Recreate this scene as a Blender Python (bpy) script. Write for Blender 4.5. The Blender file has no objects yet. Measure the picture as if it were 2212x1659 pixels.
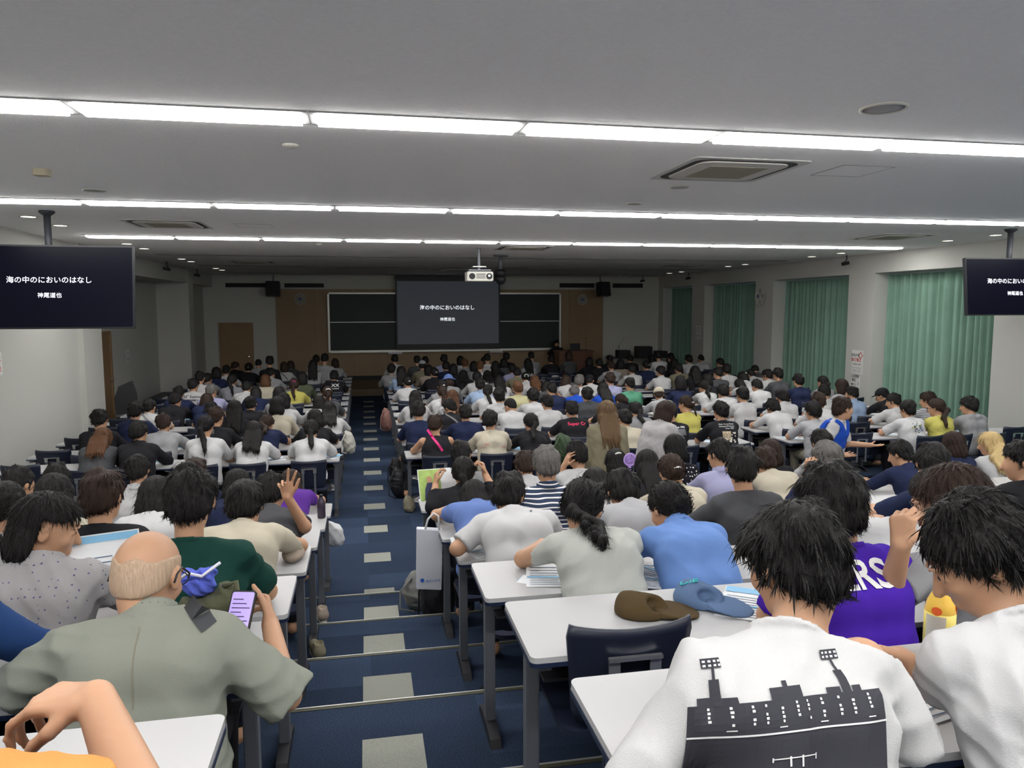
import bpy, math, random
import numpy as np
from mathutils import Vector, Matrix
from mathutils.bvhtree import BVHTree

C = bpy.context.scene.collection
SC = bpy.context.scene
R_ = math.radians

# ---------------------------------------------------------------- camera
F_PX, YAW, PITCH, ROLL = 1618.5, .195, .1003, -.0026
cy, sy = math.cos(YAW), math.sin(YAW)
fwd = Vector((sy * math.cos(PITCH), cy * math.cos(PITCH), -math.sin(PITCH)))
rgt = Vector((cy, -sy, 0))
upv = rgt.cross(fwd)
r2 = math.cos(ROLL) * rgt + math.sin(ROLL) * upv
u2 = -math.sin(ROLL) * rgt + math.cos(ROLL) * upv
cam = bpy.data.cameras.new('camera')
cam.sensor_width = 36
cam.lens = F_PX * 36 / 2212
cam.clip_start = .05
cam.clip_end = 120
camo = bpy.data.objects.new('camera', cam)
camo.matrix_world = Matrix(((r2.x, u2.x, -fwd.x, 0), (r2.y, u2.y, -fwd.y, 0), (r2.z, u2.z, -fwd.z, 2.5), (0, 0, 0, 1)))
C.objects.link(camo)
SC.camera = camo

def seen(x, y, z, m=120):
    v = Vector((x, y, z - 2.5))
    d = v.dot(fwd)
    if d < .15:
        return False
    px, py = 1106 + F_PX * v.dot(r2) / d, 829.5 - F_PX * v.dot(u2) / d
    return -m < px < 2212 + m and -m < py < 1659 + m

# ---------------------------------------------------------------- world, exposure
w = bpy.data.worlds.new('world')
SC.world = w
w.use_nodes = True
w.node_tree.nodes['Background'].inputs[0].default_value = (.35, .75, .8, 1)
w.node_tree.nodes['Background'].inputs[1].default_value = 0.7
SC.view_settings.view_transform = 'Standard'
SC.view_settings.look = 'None'
SC.view_settings.gamma = 1
SC.view_settings.use_curve_mapping = False
SC.view_settings.exposure = 1.0
STRIP = 13.2      # radiance of the lit ceiling strips
SPOT = 1.5       # radiance of the round downlights
CEIL = 3.593
ROWS = 'abcdefghijklmnopqrst'
FAR = dict(a=(1.69, .9), b=(2.56, .75), c=(3.42, .6), d=(4.33, .45), e=(5.21, .3), f=(6.12, .15), g=(7.03, 0.))
for i, c_ in enumerate(ROWS[7:]):
    FAR[c_] = (9.5 + .9 * i, 0.)
ORD = ['first', 'second', 'third', 'fourth', 'fifth', 'sixth', 'seventh', 'eighth', 'ninth', 'tenth', 'eleventh', 'twelfth', 'thirteenth']

def rowname(r):
    k = ROWS.index(r)
    return ('nearest row' if k == 0 else ORD[k] + ' nearest row') if k < 7 else ORD[k - 7] + ' row past cross-aisle'

# ---------------------------------------------------------------- materials
MATS = {}

def mat(name, col, rough=.6, metal=0, emit=None, es=1, spec=.4, bump=None, bscale=300, var=0, vscale=6, sss=0, alpha=None, trans=0):
    if name in MATS:
        return MATS[name]
    m = bpy.data.materials.new(name)
    m.use_nodes = True
    nt = m.node_tree
    b = nt.nodes['Principled BSDF']
    b.inputs['Base Color'].default_value = (*col, 1)
    b.inputs['Roughness'].default_value = rough
    b.inputs['Metallic'].default_value = metal
    b.inputs['Specular IOR Level'].default_value = spec
    if sss:
        b.inputs['Subsurface Weight'].default_value = sss
        b.inputs['Subsurface Radius'].default_value = (.02, .008, .004)
    if trans:
        b.inputs['Transmission Weight'].default_value = trans
    if emit:
        b.inputs['Emission Color'].default_value = (*emit, 1)
        b.inputs['Emission Strength'].default_value = es
    if var or bump:
        tc = nt.nodes.new('ShaderNodeTexCoord')
    if var:
        n = nt.nodes.new('ShaderNodeTexNoise')
        n.inputs['Scale'].default_value = vscale
        n.inputs['Detail'].default_value = 3
        nt.links.new(tc.outputs['Object'], n.inputs['Vector'])
        mx = nt.nodes.new('ShaderNodeMix')
        mx.data_type = 'RGBA'
        mx.inputs[6].default_value = (*[max(0, c * (1 - var)) for c in col], 1)
        mx.inputs[7].default_value = (*[min(1, c * (1 + var)) for c in col], 1)
        nt.links.new(n.outputs['Fac'], mx.inputs[0])
        nt.links.new(mx.outputs[2], b.inputs['Base Color'])
    if bump:
        n2 = nt.nodes.new('ShaderNodeTexNoise')
        n2.inputs['Scale'].default_value = bscale
        n2.inputs['Detail'].default_value = 4
        nt.links.new(tc.outputs['Object'], n2.inputs['Vector'])
        bp = nt.nodes.new('ShaderNodeBump')
        bp.inputs['Strength'].default_value = bump
        bp.inputs['Distance'].default_value = .01
        nt.links.new(n2.outputs['Fac'], bp.inputs['Height'])
        nt.links.new(bp.outputs['Normal'], b.inputs['Normal'])
    MATS[name] = m
    return m

def hairmat(name, col):
    if name in MATS:
        return MATS[name]
    m = mat(name, col, rough=.5, spec=.16)
    nt = m.node_tree
    b = nt.nodes['Principled BSDF']
    tc = nt.nodes.new('ShaderNodeTexCoord')
    mp = nt.nodes.new('ShaderNodeMapping')
    mp.inputs['Scale'].default_value = (260, 260, 14)
    nt.links.new(tc.outputs['Object'], mp.inputs['Vector'])
    n = nt.nodes.new('ShaderNodeTexNoise')
    n.inputs['Scale'].default_value = 1
    n.inputs['Detail'].default_value = 5
    n.inputs['Distortion'].default_value = .6
    nt.links.new(mp.outputs['Vector'], n.inputs['Vector'])
    bp = nt.nodes.new('ShaderNodeBump')
    bp.inputs['Strength'].default_value = .7
    bp.inputs['Distance'].default_value = .006
    nt.links.new(n.outputs['Fac'], bp.inputs['Height'])
    nt.links.new(bp.outputs['Normal'], b.inputs['Normal'])
    rp = nt.nodes.new('ShaderNodeMix')
    rp.data_type = 'RGBA'
    rp.inputs[6].default_value = (*[c * .55 for c in col], 1)
    rp.inputs[7].default_value = (*[min(1, c * 1.6) for c in col], 1)
    nt.links.new(n.outputs['Fac'], rp.inputs[0])
    nt.links.new(rp.outputs[2], b.inputs['Base Color'])
    return m

HAIRC = dict(k=((.011, .010, .010), 'black'), b=((.028, .017, .013), 'dark brown'), n=((.085, .04, .02), 'brown'), g=((.10, .095, .09), 'grey'),
             w=((.43, .31, .22), 'white'), y=((.55, .40, .19), 'blonde'), l=((.125, .078, .042), 'light brown'))
COL = dict(white=(.74, .74, .75), whitek=(.70, .72, .67), cream=(.68, .62, .49), grey=(.22, .22, .23), lgrey=(.50, .50, .52), dgrey=(.06, .062, .068), black=(.014, .014, .017),
           navy=(.014, .02, .055), blue=(.02, .10, .62), lblue=(.42, .56, .80), pblue=(.17, .27, .62), sky=(.22, .40, .88), green=(.075, .24, .15), dgreen=(.008, .045, .035),
           yellow=(.68, .62, .16), pyellow=(.66, .62, .36), khaki=(.31, .28, .19), olive=(.07, .08, .05), purple=(.10, .03, .26), kers=(.085, .022, .50),
           lavender=(.45, .45, .68), beige=(.45, .37, .30), jacket=(.37, .39, .33), polka=(.56, .54, .55), stripes=(.1, .1, .1), dots=(.01, .01, .015),
           stadium=(.80, .80, .80), denim=(.02, .06, .19), orange=(.95, .42, .12), khak2=(.22, .2, .15))
CN = dict(whitek='off-white', grey='grey', lgrey='light grey', dgrey='dark grey', lblue='light blue', pblue='blue', sky='sky-blue', dgreen='dark green', pyellow='pale yellow',
          kers='purple', jacket='grey-green', polka='pale dotted', stripes='navy and white striped', dots='black polka-dot', stadium='white stadium-print')
SKIN = mat('skin', (.46, .262, .162), rough=.5, spec=.3, sss=.08, var=.10, vscale=14)

for _k in COL:
    if max(COL[_k]) > .3:
        COL[_k] = tuple(c * .63 for c in COL[_k])

def cloth(tc, kind='t', pat=None):
    nm = 'cloth_' + tc + (('_' + pat) if pat else '')
    if nm in MATS:
        return MATS[nm]
    m = mat(nm, COL[tc], rough=.85, spec=.15, bump=.25, bscale=420, var=.05, vscale=5)
    if pat or tc in ('stripes', 'dots', 'polka'):
        pat = pat or tc
        nt = m.node_tree
        b = nt.nodes['Principled BSDF']
        tcn = nt.nodes.new('ShaderNodeTexCoord')
        mx = nt.nodes.new('ShaderNodeMix')
        mx.data_type = 'RGBA'
        base, alt = (*COL[tc], 1), (.02, .03, .08, 1)
        if pat in ('stripes', 'vst', 'st'):
            sp = nt.nodes.new('ShaderNodeSeparateXYZ')
            nt.links.new(tcn.outputs['Object'], sp.inputs[0])
            ma = nt.nodes.new('ShaderNodeMath')
            ma.operation = 'MULTIPLY'
            ma.inputs[1].default_value = 62 if pat == 'vst' else 38
            nt.links.new(sp.outputs[0 if pat == 'vst' else 2], ma.inputs[0])
            fr = nt.nodes.new('ShaderNodeMath')
            fr.operation = 'FRACT'
            nt.links.new(ma.outputs[0], fr.inputs[0])
            gt = nt.nodes.new('ShaderNodeMath')
            gt.operation = 'GREATER_THAN'
            gt.inputs[1].default_value = .72
            nt.links.new(fr.outputs[0], gt.inputs[0])
            fac = gt.outputs[0]
            if pat == 'stripes':
                base, alt = (.03, .045, .085, 1), (.72, .70, .70, 1)
                m.node_tree.nodes['Principled BSDF'].inputs['Roughness'].default_value = .8
        else:
            vo = nt.nodes.new('ShaderNodeTexVoronoi')
            vo.inputs['Scale'].default_value = 30 if pat == 'dots' else 45
            vo.inputs['Randomness'].default_value = .35
            nt.links.new(tcn.outputs['Object'], vo.inputs['Vector'])
            lt = nt.nodes.new('ShaderNodeMath')
            lt.operation = 'LESS_THAN'
            lt.inputs[1].default_value = .26 if pat == 'dots' else .17
            nt.links.new(vo.outputs['Distance'], lt.inputs[0])
            fac = lt.outputs[0]
            if pat == 'dots':
                alt = (.75, .75, .75, 1)
            else:
                alt = (.12, .12, .22, 1)
        mx.inputs[6].default_value = base
        mx.inputs[7].default_value = alt
        nt.links.new(fac, mx.inputs[0])
        nt.links.new(mx.outputs[2], b.inputs['Base Color'])
    return m

# ---------------------------------------------------------------- mesh helpers
def link(name, me, m=None, parent=None, smooth=False, loc=None):
    o = bpy.data.objects.new(name, me)
    C.objects.link(o)
    if m is not None:
        if isinstance(m, (list, tuple)):
            for q in m:
                me.materials.append(q)
        else:
            me.materials.append(m)
    if smooth:
        me.shade_smooth()
    if parent:
        o.parent = parent
    if loc:
        o.location = loc
    return o

class MB:
    """collects verts and faces of ONE part"""
    def __init__(s):
        s.v, s.f, s.mi = [], [], []
    def add(s, vs, fs, mi=0):
        n = len(s.v)
        s.v += [tuple(v) for v in vs]
        s.f += [tuple(n + i for i in f) for f in fs]
        s.mi += [mi] * len(fs)
        return s
    def box(s, x0, x1, y0, y1, z0, z1, mi=0, M=None):
        vs = [Vector((x, y, z)) for x in (x0, x1) for y in (y0, y1) for z in (z0, z1)]
        if M:
            vs = [M @ v for v in vs]
        return s.add(vs, [(0, 1, 3, 2), (4, 6, 7, 5), (0, 4, 5, 1), (2, 3, 7, 6), (0, 2, 6, 4), (1, 5, 7, 3)], mi)
    def prism(s, pts, z0, z1, mi=0, M=None):
        n = len(pts)
        vs = [Vector((p[0], p[1], z0)) for p in pts] + [Vector((p[0], p[1], z1)) for p in pts]
        if M:
            vs = [M @ v for v in vs]
        fs = [tuple(reversed(range(n))), tuple(range(n, 2 * n))] + [(i, (i + 1) % n, n + (i + 1) % n, n + i) for i in range(n)]
        return s.add(vs, fs, mi)
    def lathe(s, prof, n=24, c=(0, 0, 0), mi=0, M=None, caps=True):
        vs = []
        for r, z in prof:
            for k in range(n):
                a = 2 * math.pi * k / n
                v = Vector((r * math.cos(a), r * math.sin(a), z))
                vs.append((M @ v if M else v) + Vector(c))
        fs = [(j * n + k, j * n + (k + 1) % n, (j + 1) * n + (k + 1) % n, (j + 1) * n + k) for j in range(len(prof) - 1) for k in range(n)]
        if caps:
            fs.append(tuple(reversed(range(n))))
            fs.append(tuple(range((len(prof) - 1) * n, len(prof) * n)))
        return s.add(vs, fs, mi)
    def tube(s, pts, r, n=10, mi=0):
        pts = [Vector(p) for p in pts]
        rs = r if isinstance(r, (list, tuple)) else [r] * len(pts)
        vs = []
        pn = None
        for i, p in enumerate(pts):
            d = (pts[min(i + 1, len(pts) - 1)] - pts[max(i - 1, 0)]).normalized()
            if pn is None:
                pn = d.orthogonal().normalized()
            pn = (pn - d * pn.dot(d)).normalized()
            b = d.cross(pn)
            for k in range(n):
                a = 2 * math.pi * k / n
                vs.append(p + rs[i] * (math.cos(a) * pn + math.sin(a) * b))
        fs = [(j * n + k, j * n + (k + 1) % n, (j + 1) * n + (k + 1) % n, (j + 1) * n + k) for j in range(len(pts) - 1) for k in range(n)]
        fs += [tuple(reversed(range(n))), tuple(range((len(pts) - 1) * n, len(pts) * n))]
        return s.add(vs, fs, mi)
    def mesh(s, name='m'):
        me = bpy.data.meshes.new(name)
        me.from_pydata(s.v, [], s.f)
        if any(s.mi):
            me.polygons.foreach_set('material_index', s.mi)
        me.update()
        return me
    def build(s, name, m, parent=None, smooth=False, loc=None, bevel=0):
        me = s.mesh(name)
        if bevel:
            import bmesh
            bm = bmesh.new()
            bm.from_mesh(me)
            bmesh.ops.recalc_face_normals(bm, faces=bm.faces)
            bmesh.ops.bevel(bm, geom=[e for e in bm.edges if e.calc_face_angle(0) > .6], offset=bevel, segments=2, affect='EDGES')
            bm.to_mesh(me)
            bm.free()
        else:
            import bmesh
            bm = bmesh.new()
            bm.from_mesh(me)
            bmesh.ops.recalc_face_normals(bm, faces=bm.faces)
            bm.to_mesh(me)
            bm.free()
        return link(name, me, m, parent, smooth, loc)

def rrect(x0, x1, y0, y1, r, n=5):
    pts = []
    for cx, cy_, a0 in ((x1 - r, y1 - r, 0), (x0 + r, y1 - r, 90), (x0 + r, y0 + r, 180), (x1 - r, y0 + r, 270)):
        for k in range(n + 1):
            a = R_(a0 + 90 * k / n)
            pts.append((cx + r * math.cos(a), cy_ + r * math.sin(a)))
    return pts

def tag(o, label=None, cat=None, group=None, kind=None):
    if label:
        o['label'] = label
    if cat:
        o['category'] = cat
    if group:
        o['group'] = group
    if kind:
        o['kind'] = kind
    return o

def thing(name, label, cat, loc=(0, 0, 0), rz=0, group=None):
    o = bpy.data.objects.new(name, None)
    o.empty_display_size = .1
    C.objects.link(o)
    o.location = loc
    o.rotation_euler = (0, 0, rz)
    return tag(o, label, cat, group)

CH = {}
def dup(root, loc, rz=0, label=None, group=None):
    def rec(o, par):
        c = o.copy()
        C.objects.link(c)
        c.parent = par
        for ch in CH.setdefault(o.name, [x for x in list(o.children)]):
            rec(ch, c)
        return c
    r = rec(root, None)
    r.location = loc
    r.rotation_euler = (0, 0, rz)
    if label:
        r['label'] = label
    if group:
        r['group'] = group
    return r

def textmesh(body, size=1.0, extrude=0, bold=0, shear=0):
    cu = bpy.data.curves.new('txt', 'FONT')
    cu.body = body
    cu.size = size
    cu.align_x = 'CENTER'
    cu.align_y = 'CENTER'
    cu.extrude = extrude
    cu.offset = bold
    cu.shear = shear
    cu.resolution_u = 3
    o = bpy.data.objects.new('txt', cu)
    C.objects.link(o)
    dg = bpy.context.evaluated_depsgraph_get()
    me = bpy.data.meshes.new_from_object(o.evaluated_get(dg))
    bpy.data.objects.remove(o)
    me.materials.clear()
    return me

# ---------------------------------------------------------------- implicit surfaces
class SDF:
    def __init__(s, lo, hi, h):
        s.lo = np.array(lo, np.float32)
        s.h = h
        n = np.ceil((np.array(hi) - np.array(lo)) / h).astype(int) + 1
        s.ax = [s.lo[i] + h * np.arange(n[i], dtype=np.float32) for i in range(3)]
        s.F = np.full(n, .08, np.float32)
        s.n = n
    def _box(s, lo, hi, m):
        sl = []
        for i in range(3):
            a = max(0, int((lo[i] - m - s.lo[i]) / s.h))
            b = min(s.n[i], int((hi[i] + m - s.lo[i]) / s.h) + 2)
            if b <= a:
                return None
            sl.append(slice(a, b))
        return tuple(sl)
    def _pts(s, sl):
        return (s.ax[0][sl[0]][:, None, None], s.ax[1][sl[1]][None, :, None], s.ax[2][sl[2]][None, None, :])
    def _put(s, sl, d, k):
        A = s.F[sl]
        if k < 0:       # smooth subtract
            k = -k
            hh = np.clip(.5 - .5 * (A + d) / k, 0, 1)
            s.F[sl] = A * (1 - hh) - d * hh + k * hh * (1 - hh)
            return
        hh = np.clip(.5 + .5 * (A - d) / k, 0, 1)
        s.F[sl] = A * (1 - hh) + d * hh - k * hh * (1 - hh)
    def cone(s, a, b, ra, rb, k=.02):
        a, b = np.array(a, float), np.array(b, float)
        r = max(ra, rb)
        sl = s._box(np.minimum(a, b) - r, np.maximum(a, b) + r, abs(k) + 2 * s.h)
        if sl is None:
            return
        x, y, z = s._pts(sl)
        ab = b - a
        t = ((x - a[0]) * ab[0] + (y - a[1]) * ab[1] + (z - a[2]) * ab[2]) / (ab.dot(ab) + 1e-9)
        t = np.clip(t, 0, 1)
        d = np.sqrt((x - a[0] - t * ab[0]) ** 2 + (y - a[1] - t * ab[1]) ** 2 + (z - a[2] - t * ab[2]) ** 2) - (ra + (rb - ra) * t)
        s._put(sl, d.astype(np.float32), k)
    def ell(s, c, r, Rm=None, k=.015):
        c = np.array(c, float)
        R = max(r)
        sl = s._box(c - R, c + R, abs(k) + 2 * s.h)
        if sl is None:
            return
        x, y, z = s._pts(sl)
        x, y, z = x - c[0], y - c[1], z - c[2]
        if Rm is not None:
            x, y, z = [Rm[0][i] * x + Rm[1][i] * y + Rm[2][i] * z for i in range(3)]
        k0 = np.sqrt((x / r[0]) ** 2 + (y / r[1]) ** 2 + (z / r[2]) ** 2)
        k1 = np.sqrt((x / r[0] ** 2) ** 2 + (y / r[1] ** 2) ** 2 + (z / r[2] ** 2) ** 2) + 1e-6
        s._put(sl, (k0 * (k0 - 1) / k1).astype(np.float32), k)
    def plane(s, p, n):          # keep the side n points AWAY from
        n = np.array(n, float) / np.linalg.norm(n)
        x, y, z = s._pts((slice(None),) * 3)
        s.F = np.maximum(s.F, ((x - p[0]) * n[0] + (y - p[1]) * n[1] + (z - p[2]) * n[2]).astype(np.float32))
    def local(s, c, Rm):
        x, y, z = s._pts((slice(None),) * 3)
        x, y, z = x - c[0], y - c[1], z - c[2]
        return [Rm[0][i] * x + Rm[1][i] * y + Rm[2][i] * z for i in range(3)]
    def mesh(s, name='m'):
        F = s.F
        F[0] = F[-1] = .1
        F[:, 0] = F[:, -1] = .1
        F[:, :, 0] = F[:, :, -1] = .1
        S = F < 0
        nx, ny, nz = F.shape
        cnt = np.zeros((nx - 1, ny - 1, nz - 1), np.int8)
        for i in (0, 1):
            for j in (0, 1):
                for k in (0, 1):
                    cnt += S[i:nx - 1 + i, j:ny - 1 + j, k:nz - 1 + k]
        act = (cnt > 0) & (cnt < 8)
        idx = np.argwhere(act)
        ids = np.full(act.shape, -1, np.int32)
        ids[act] = np.arange(len(idx))
        acc = np.zeros((len(idx), 3))
        num = np.zeros(len(idx))
        I, J, K = idx.T
        for a in range(3):
            for p in (0, 1):
                for q in (0, 1):
                    o1 = [0, 0, 0]
                    oth = [t for t in range(3) if t != a]
                    o1[oth[0]], o1[oth[1]] = p, q
                    o2 = list(o1)
                    o2[a] = 1
                    f1 = F[I + o1[0], J + o1[1], K + o1[2]]
                    f2 = F[I + o2[0], J + o2[1], K + o2[2]]
                    m = (f1 < 0) != (f2 < 0)
                    t = np.where(m, f1 / (f1 - f2 + 1e-12), 0)
                    for e in range(3):
                        acc[:, e] += np.where(m, o1[e] + (t if e == a else 0), 0)
                    num += m
        V = (idx + acc / num[:, None]) * s.h + s.lo
        Q = []
        for a in range(3):
            sl1 = [slice(1, -1)] * 3
            sl1[a] = slice(0, -1)
            sl2 = list(sl1)
            sl2[a] = slice(1, None)
            A, B = S[tuple(sl1)], S[tuple(sl2)]
            E = np.argwhere(A != B)
            if not len(E):
                continue
            inside = A[tuple(E.T)]
            off = np.array([1, 1, 1])
            off[a] = 0
            E = E + off
            b, c = [(1, 2), (2, 0), (0, 1)][a]
            eb, ec = np.zeros(3, int), np.zeros(3, int)
            eb[b], ec[c] = 1, 1
            q = np.stack([ids[tuple((E - eb - ec).T)], ids[tuple((E - ec).T)], ids[tuple(E.T)], ids[tuple((E - eb).T)]], 1)
            q[~inside] = q[~inside][:, ::-1]
            Q.append(q)
        Q = np.concatenate(Q)
        me = bpy.data.meshes.new(name)
        me.vertices.add(len(V))
        me.vertices.foreach_set('co', V.astype(np.float32).ravel())
        me.loops.add(Q.size)
        me.loops.foreach_set('vertex_index', Q.astype(np.int32).ravel())
        me.polygons.add(len(Q))
        me.polygons.foreach_set('loop_start', np.arange(0, Q.size, 4, dtype=np.int32))
        me.update(calc_edges=True)
        me.shade_smooth()
        return me
# ================================================================ THE ROOM
XL, XR, YF, YB = -4.6, 10.2, 25.0, -3.4
M_WALL = mat('painted_wall', (.55, .55, .515), rough=.8, spec=.2, bump=.1, bscale=120)
M_CEIL = mat('ceiling_board', (.90, .90, .90), rough=.9, spec=.1, bump=.35, bscale=90, var=.05, vscale=40)
M_WOOD = mat('wood_panel', (.30, .21, .12), rough=.55, var=.15, vscale=1.5)
M_DOOR = mat('door_wood', (.30, .19, .10), rough=.5, var=.1, vscale=2)
M_BLACKP = mat('black_plastic', (.012, .013, .016), rough=.45)
M_METAL = mat('grey_metal', (.16, .17, .19), rough=.4, metal=.4)
M_CHROME = mat('chrome', (.75, .75, .76), rough=.25, metal=.9)
M_WHITEP = mat('white_plastic', (.68, .67, .60), rough=.5)
M_DARK = mat('dark_grille', (.02, .02, .022), rough=.7)
M_ALU = mat('aluminium', (.55, .55, .53), rough=.4, metal=.6)

def struct(o):
    o['kind'] = 'structure'
    return o

# carpet with woven squares of a lighter tile
m = mat('carpet', (.03, .045, .085), rough=.95, spec=.05)
nt = m.node_tree
bs = nt.nodes['Principled BSDF']
tc = nt.nodes.new('ShaderNodeTexCoord')
n1 = nt.nodes.new('ShaderNodeTexNoise'); n1.inputs['Scale'].default_value = 160; n1.inputs['Detail'].default_value = 5; n1.inputs['Roughness'].default_value = .8
n2 = nt.nodes.new('ShaderNodeTexWhiteNoise'); n2.noise_dimensions = '2D'
sc_ = nt.nodes.new('ShaderNodeVectorMath'); sc_.operation = 'SCALE'; sc_.inputs['Scale'].default_value = 2.0
fl = nt.nodes.new('ShaderNodeVectorMath'); fl.operation = 'FLOOR'
nt.links.new(tc.outputs['Object'], n1.inputs['Vector']); nt.links.new(tc.outputs['Object'], sc_.inputs[0])
nt.links.new(sc_.outputs[0], fl.inputs[0]); nt.links.new(fl.outputs[0], n2.inputs['Vector'])
cr = nt.nodes.new('ShaderNodeValToRGB')
cr.color_ramp.elements[0].position = .35; cr.color_ramp.elements[0].color = (.012, .019, .038, 1)
cr.color_ramp.elements[1].position = .68; cr.color_ramp.elements[1].color = (.062, .092, .155, 1)
nt.links.new(n1.outputs['Fac'], cr.inputs[0])
mu = nt.nodes.new('ShaderNodeMix'); mu.data_type = 'RGBA'; mu.blend_type = 'MULTIPLY'; mu.inputs[0].default_value = 1
ma = nt.nodes.new('ShaderNodeMath'); ma.operation = 'MULTIPLY_ADD'; ma.inputs[1].default_value = .35; ma.inputs[2].default_value = .72
nt.links.new(n2.outputs['Value'], ma.inputs[0]); nt.links.new(cr.outputs[0], mu.inputs[6]); nt.links.new(ma.outputs[0], mu.inputs[7])
nt.links.new(mu.outputs[2], bs.inputs['Base Color'])
M_CARPET = m
M_TILE = mat('light_carpet', (.30, .305, .27), rough=.95, spec=.05, var=.35, vscale=190)

# floor: stepped treads descending to the flat front part
NOS = [-2.66, -1.77, -.885, 0, .885, 1.77, 2.65, 3.53, 4.37, 5.23, 6.12]
fb = MB()
y0 = -3.4
for i, yn in enumerate(NOS):
    z = .15 * (len(NOS) - i)
    fb.box(XL - 1.4, XR + 1, y0, yn, -.3, z)
    y0 = yn
fb.box(XL - 1.4, XR + 1, 6.12, YF + .2, -.3, 0)
for yf in [2.33, 3.21, 4.09, 4.96, 5.83] + [6.62 + k * 1.003 for k in range(15)]:
    z = .15 * sum(1 for yn in NOS if yf < yn)
    lo = max([yn for yn in NOS if yn < yf], default=-3)
    fb.box(-.045, .22, max(lo + .02, yf - .27), yf, z - .01, z + .003, 1)
struct(fb.build('floor', [M_CARPET, M_TILE]))
M_NOSE = mat('step_nosing', (.055, .055, .035), rough=.5)
for i, yn in enumerate(NOS[3:]):
    z = .15 * (len(NOS) - 3 - i)
    struct(MB().box(XL - .1, XR, yn - .022, yn + .004, z - .03, z + .003).box(XL - .1, XR, yn - .002, yn + .006, z - .002, z + .006, 1).build('trim_%d' % (i + 1), [M_NOSE, M_ALU]))

# ceiling with slots for the strip lights is one slab; fixtures sit just below
struct(MB().box(XL - 1.4, XR + 1, YB - .2, YF + .3, CEIL, CEIL + .2).build('ceiling', M_CEIL))
struct(MB().box(XL - 1.4, XR + 1, YB - .2, YB, -.3, CEIL).build('wall_back', M_WALL))
# front wall: painted ends, wood panels in the middle
struct(MB().box(XL - 1.4, XR + 1, YF, YF + .2, -.3, CEIL).build('wall_front', M_WALL))
pb = MB()
n = 9
for k in range(n):
    x0 = -2.73 + k * 10.89 / n
    pb.box(x0 + .004, x0 + 10.89 / n - .004, YF - .03, YF - .001, .2, 3.14)
struct(pb.build('trim_20', M_WOOD))
struct(MB().box(-2.73, 8.16, YF - .045, YF - .031, .2, .32).build('baseboard_front', M_DARK))
# platform
M_PLAT = mat('platform_wood', (.17, .12, .065), rough=.5)
struct(MB().box(-1.6, XR, 21.9, YF - .05, 0, .2).build('floor_platform', [M_PLAT]))

# left wall: near wall, pillar, deep recess, pillar
lw = MB()
lw.box(XL - 1.2, XL - .08, YB, 13.7, -.3, CEIL)
struct(lw.build('wall_left', M_WALL))
struct(MB().box(XL - 1.2, XL, 13.7, 14.6, -.3, CEIL).build('wall_left_near_pillar', M_WALL))
struct(MB().box(XL - 1.2, XL, 21.6, 22.2, -.3, CEIL).build('wall_left_far_pillar', M_WALL))
struct(MB().box(XL - 1.0, XL - .82, 14.6, 21.6, -.3, CEIL).build('wall_left_recess', M_WALL))
struct(MB().box(XL - 1.0, XL - .3, 22.2, YF, -.3, CEIL).build('wall_left_front', M_WALL))
struct(MB().box(XL - .82, XL - .02, 14.6, 21.6, 3.21, CEIL).build('wall_left_header', M_WALL))
struct(MB().box(XL - .3, XL - .02, 22.2, YF, 3.21, CEIL).build('wall_left_front_header', M_WALL))
struct(MB().box(XL - .08, XL - .06, YB, 13.7, 0, .09).build('baseboard_left', M_DARK))
# right wall: piers, sills, header, windows behind curtains
BAYS = [(22.25, 24.6), (18.35, 21.38), (14.45, 17.47), (10.62, 13.62), (6.75, 9.75), (2.9, 5.9)]
rw = MB()
edges = [YB] + [v for b in reversed(BAYS) for v in b] + [YF]
for k in range(0, len(edges), 2):
    rw.box(XR, XR + .8, edges[k], edges[k + 1], -.3, CEIL)
struct(rw.build('wall_right', M_WALL))
hb = MB()
for a, b in BAYS:
    hb.box(XR, XR + .8, a, b, 3.2, CEIL)
    hb.box(XR + .5, XR + .8, a, b, -.3, .35)
struct(hb.build('wall_right_header', M_WALL))
M_GLASS = mat('window_glass', (.8, .9, .95), rough=.02, trans=1, spec=.5)
for i, (a, b) in enumerate(BAYS):
    w_ = struct(MB().box(XR + .62, XR + .66, a, b, .35, 3.2).build('window_%d' % (i + 1), M_GLASS))
    f = MB()
    for yy in (a, (a + b) / 2 - .025, b - .05):
        f.box(XR + .60, XR + .68, yy, yy + .05, .35, 3.2)
    for zz in (.35, 2.3, 3.15):
        f.box(XR + .60, XR + .68, a, b, zz, zz + .05)
    f.build('window_frame', M_ALU, w_)

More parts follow.
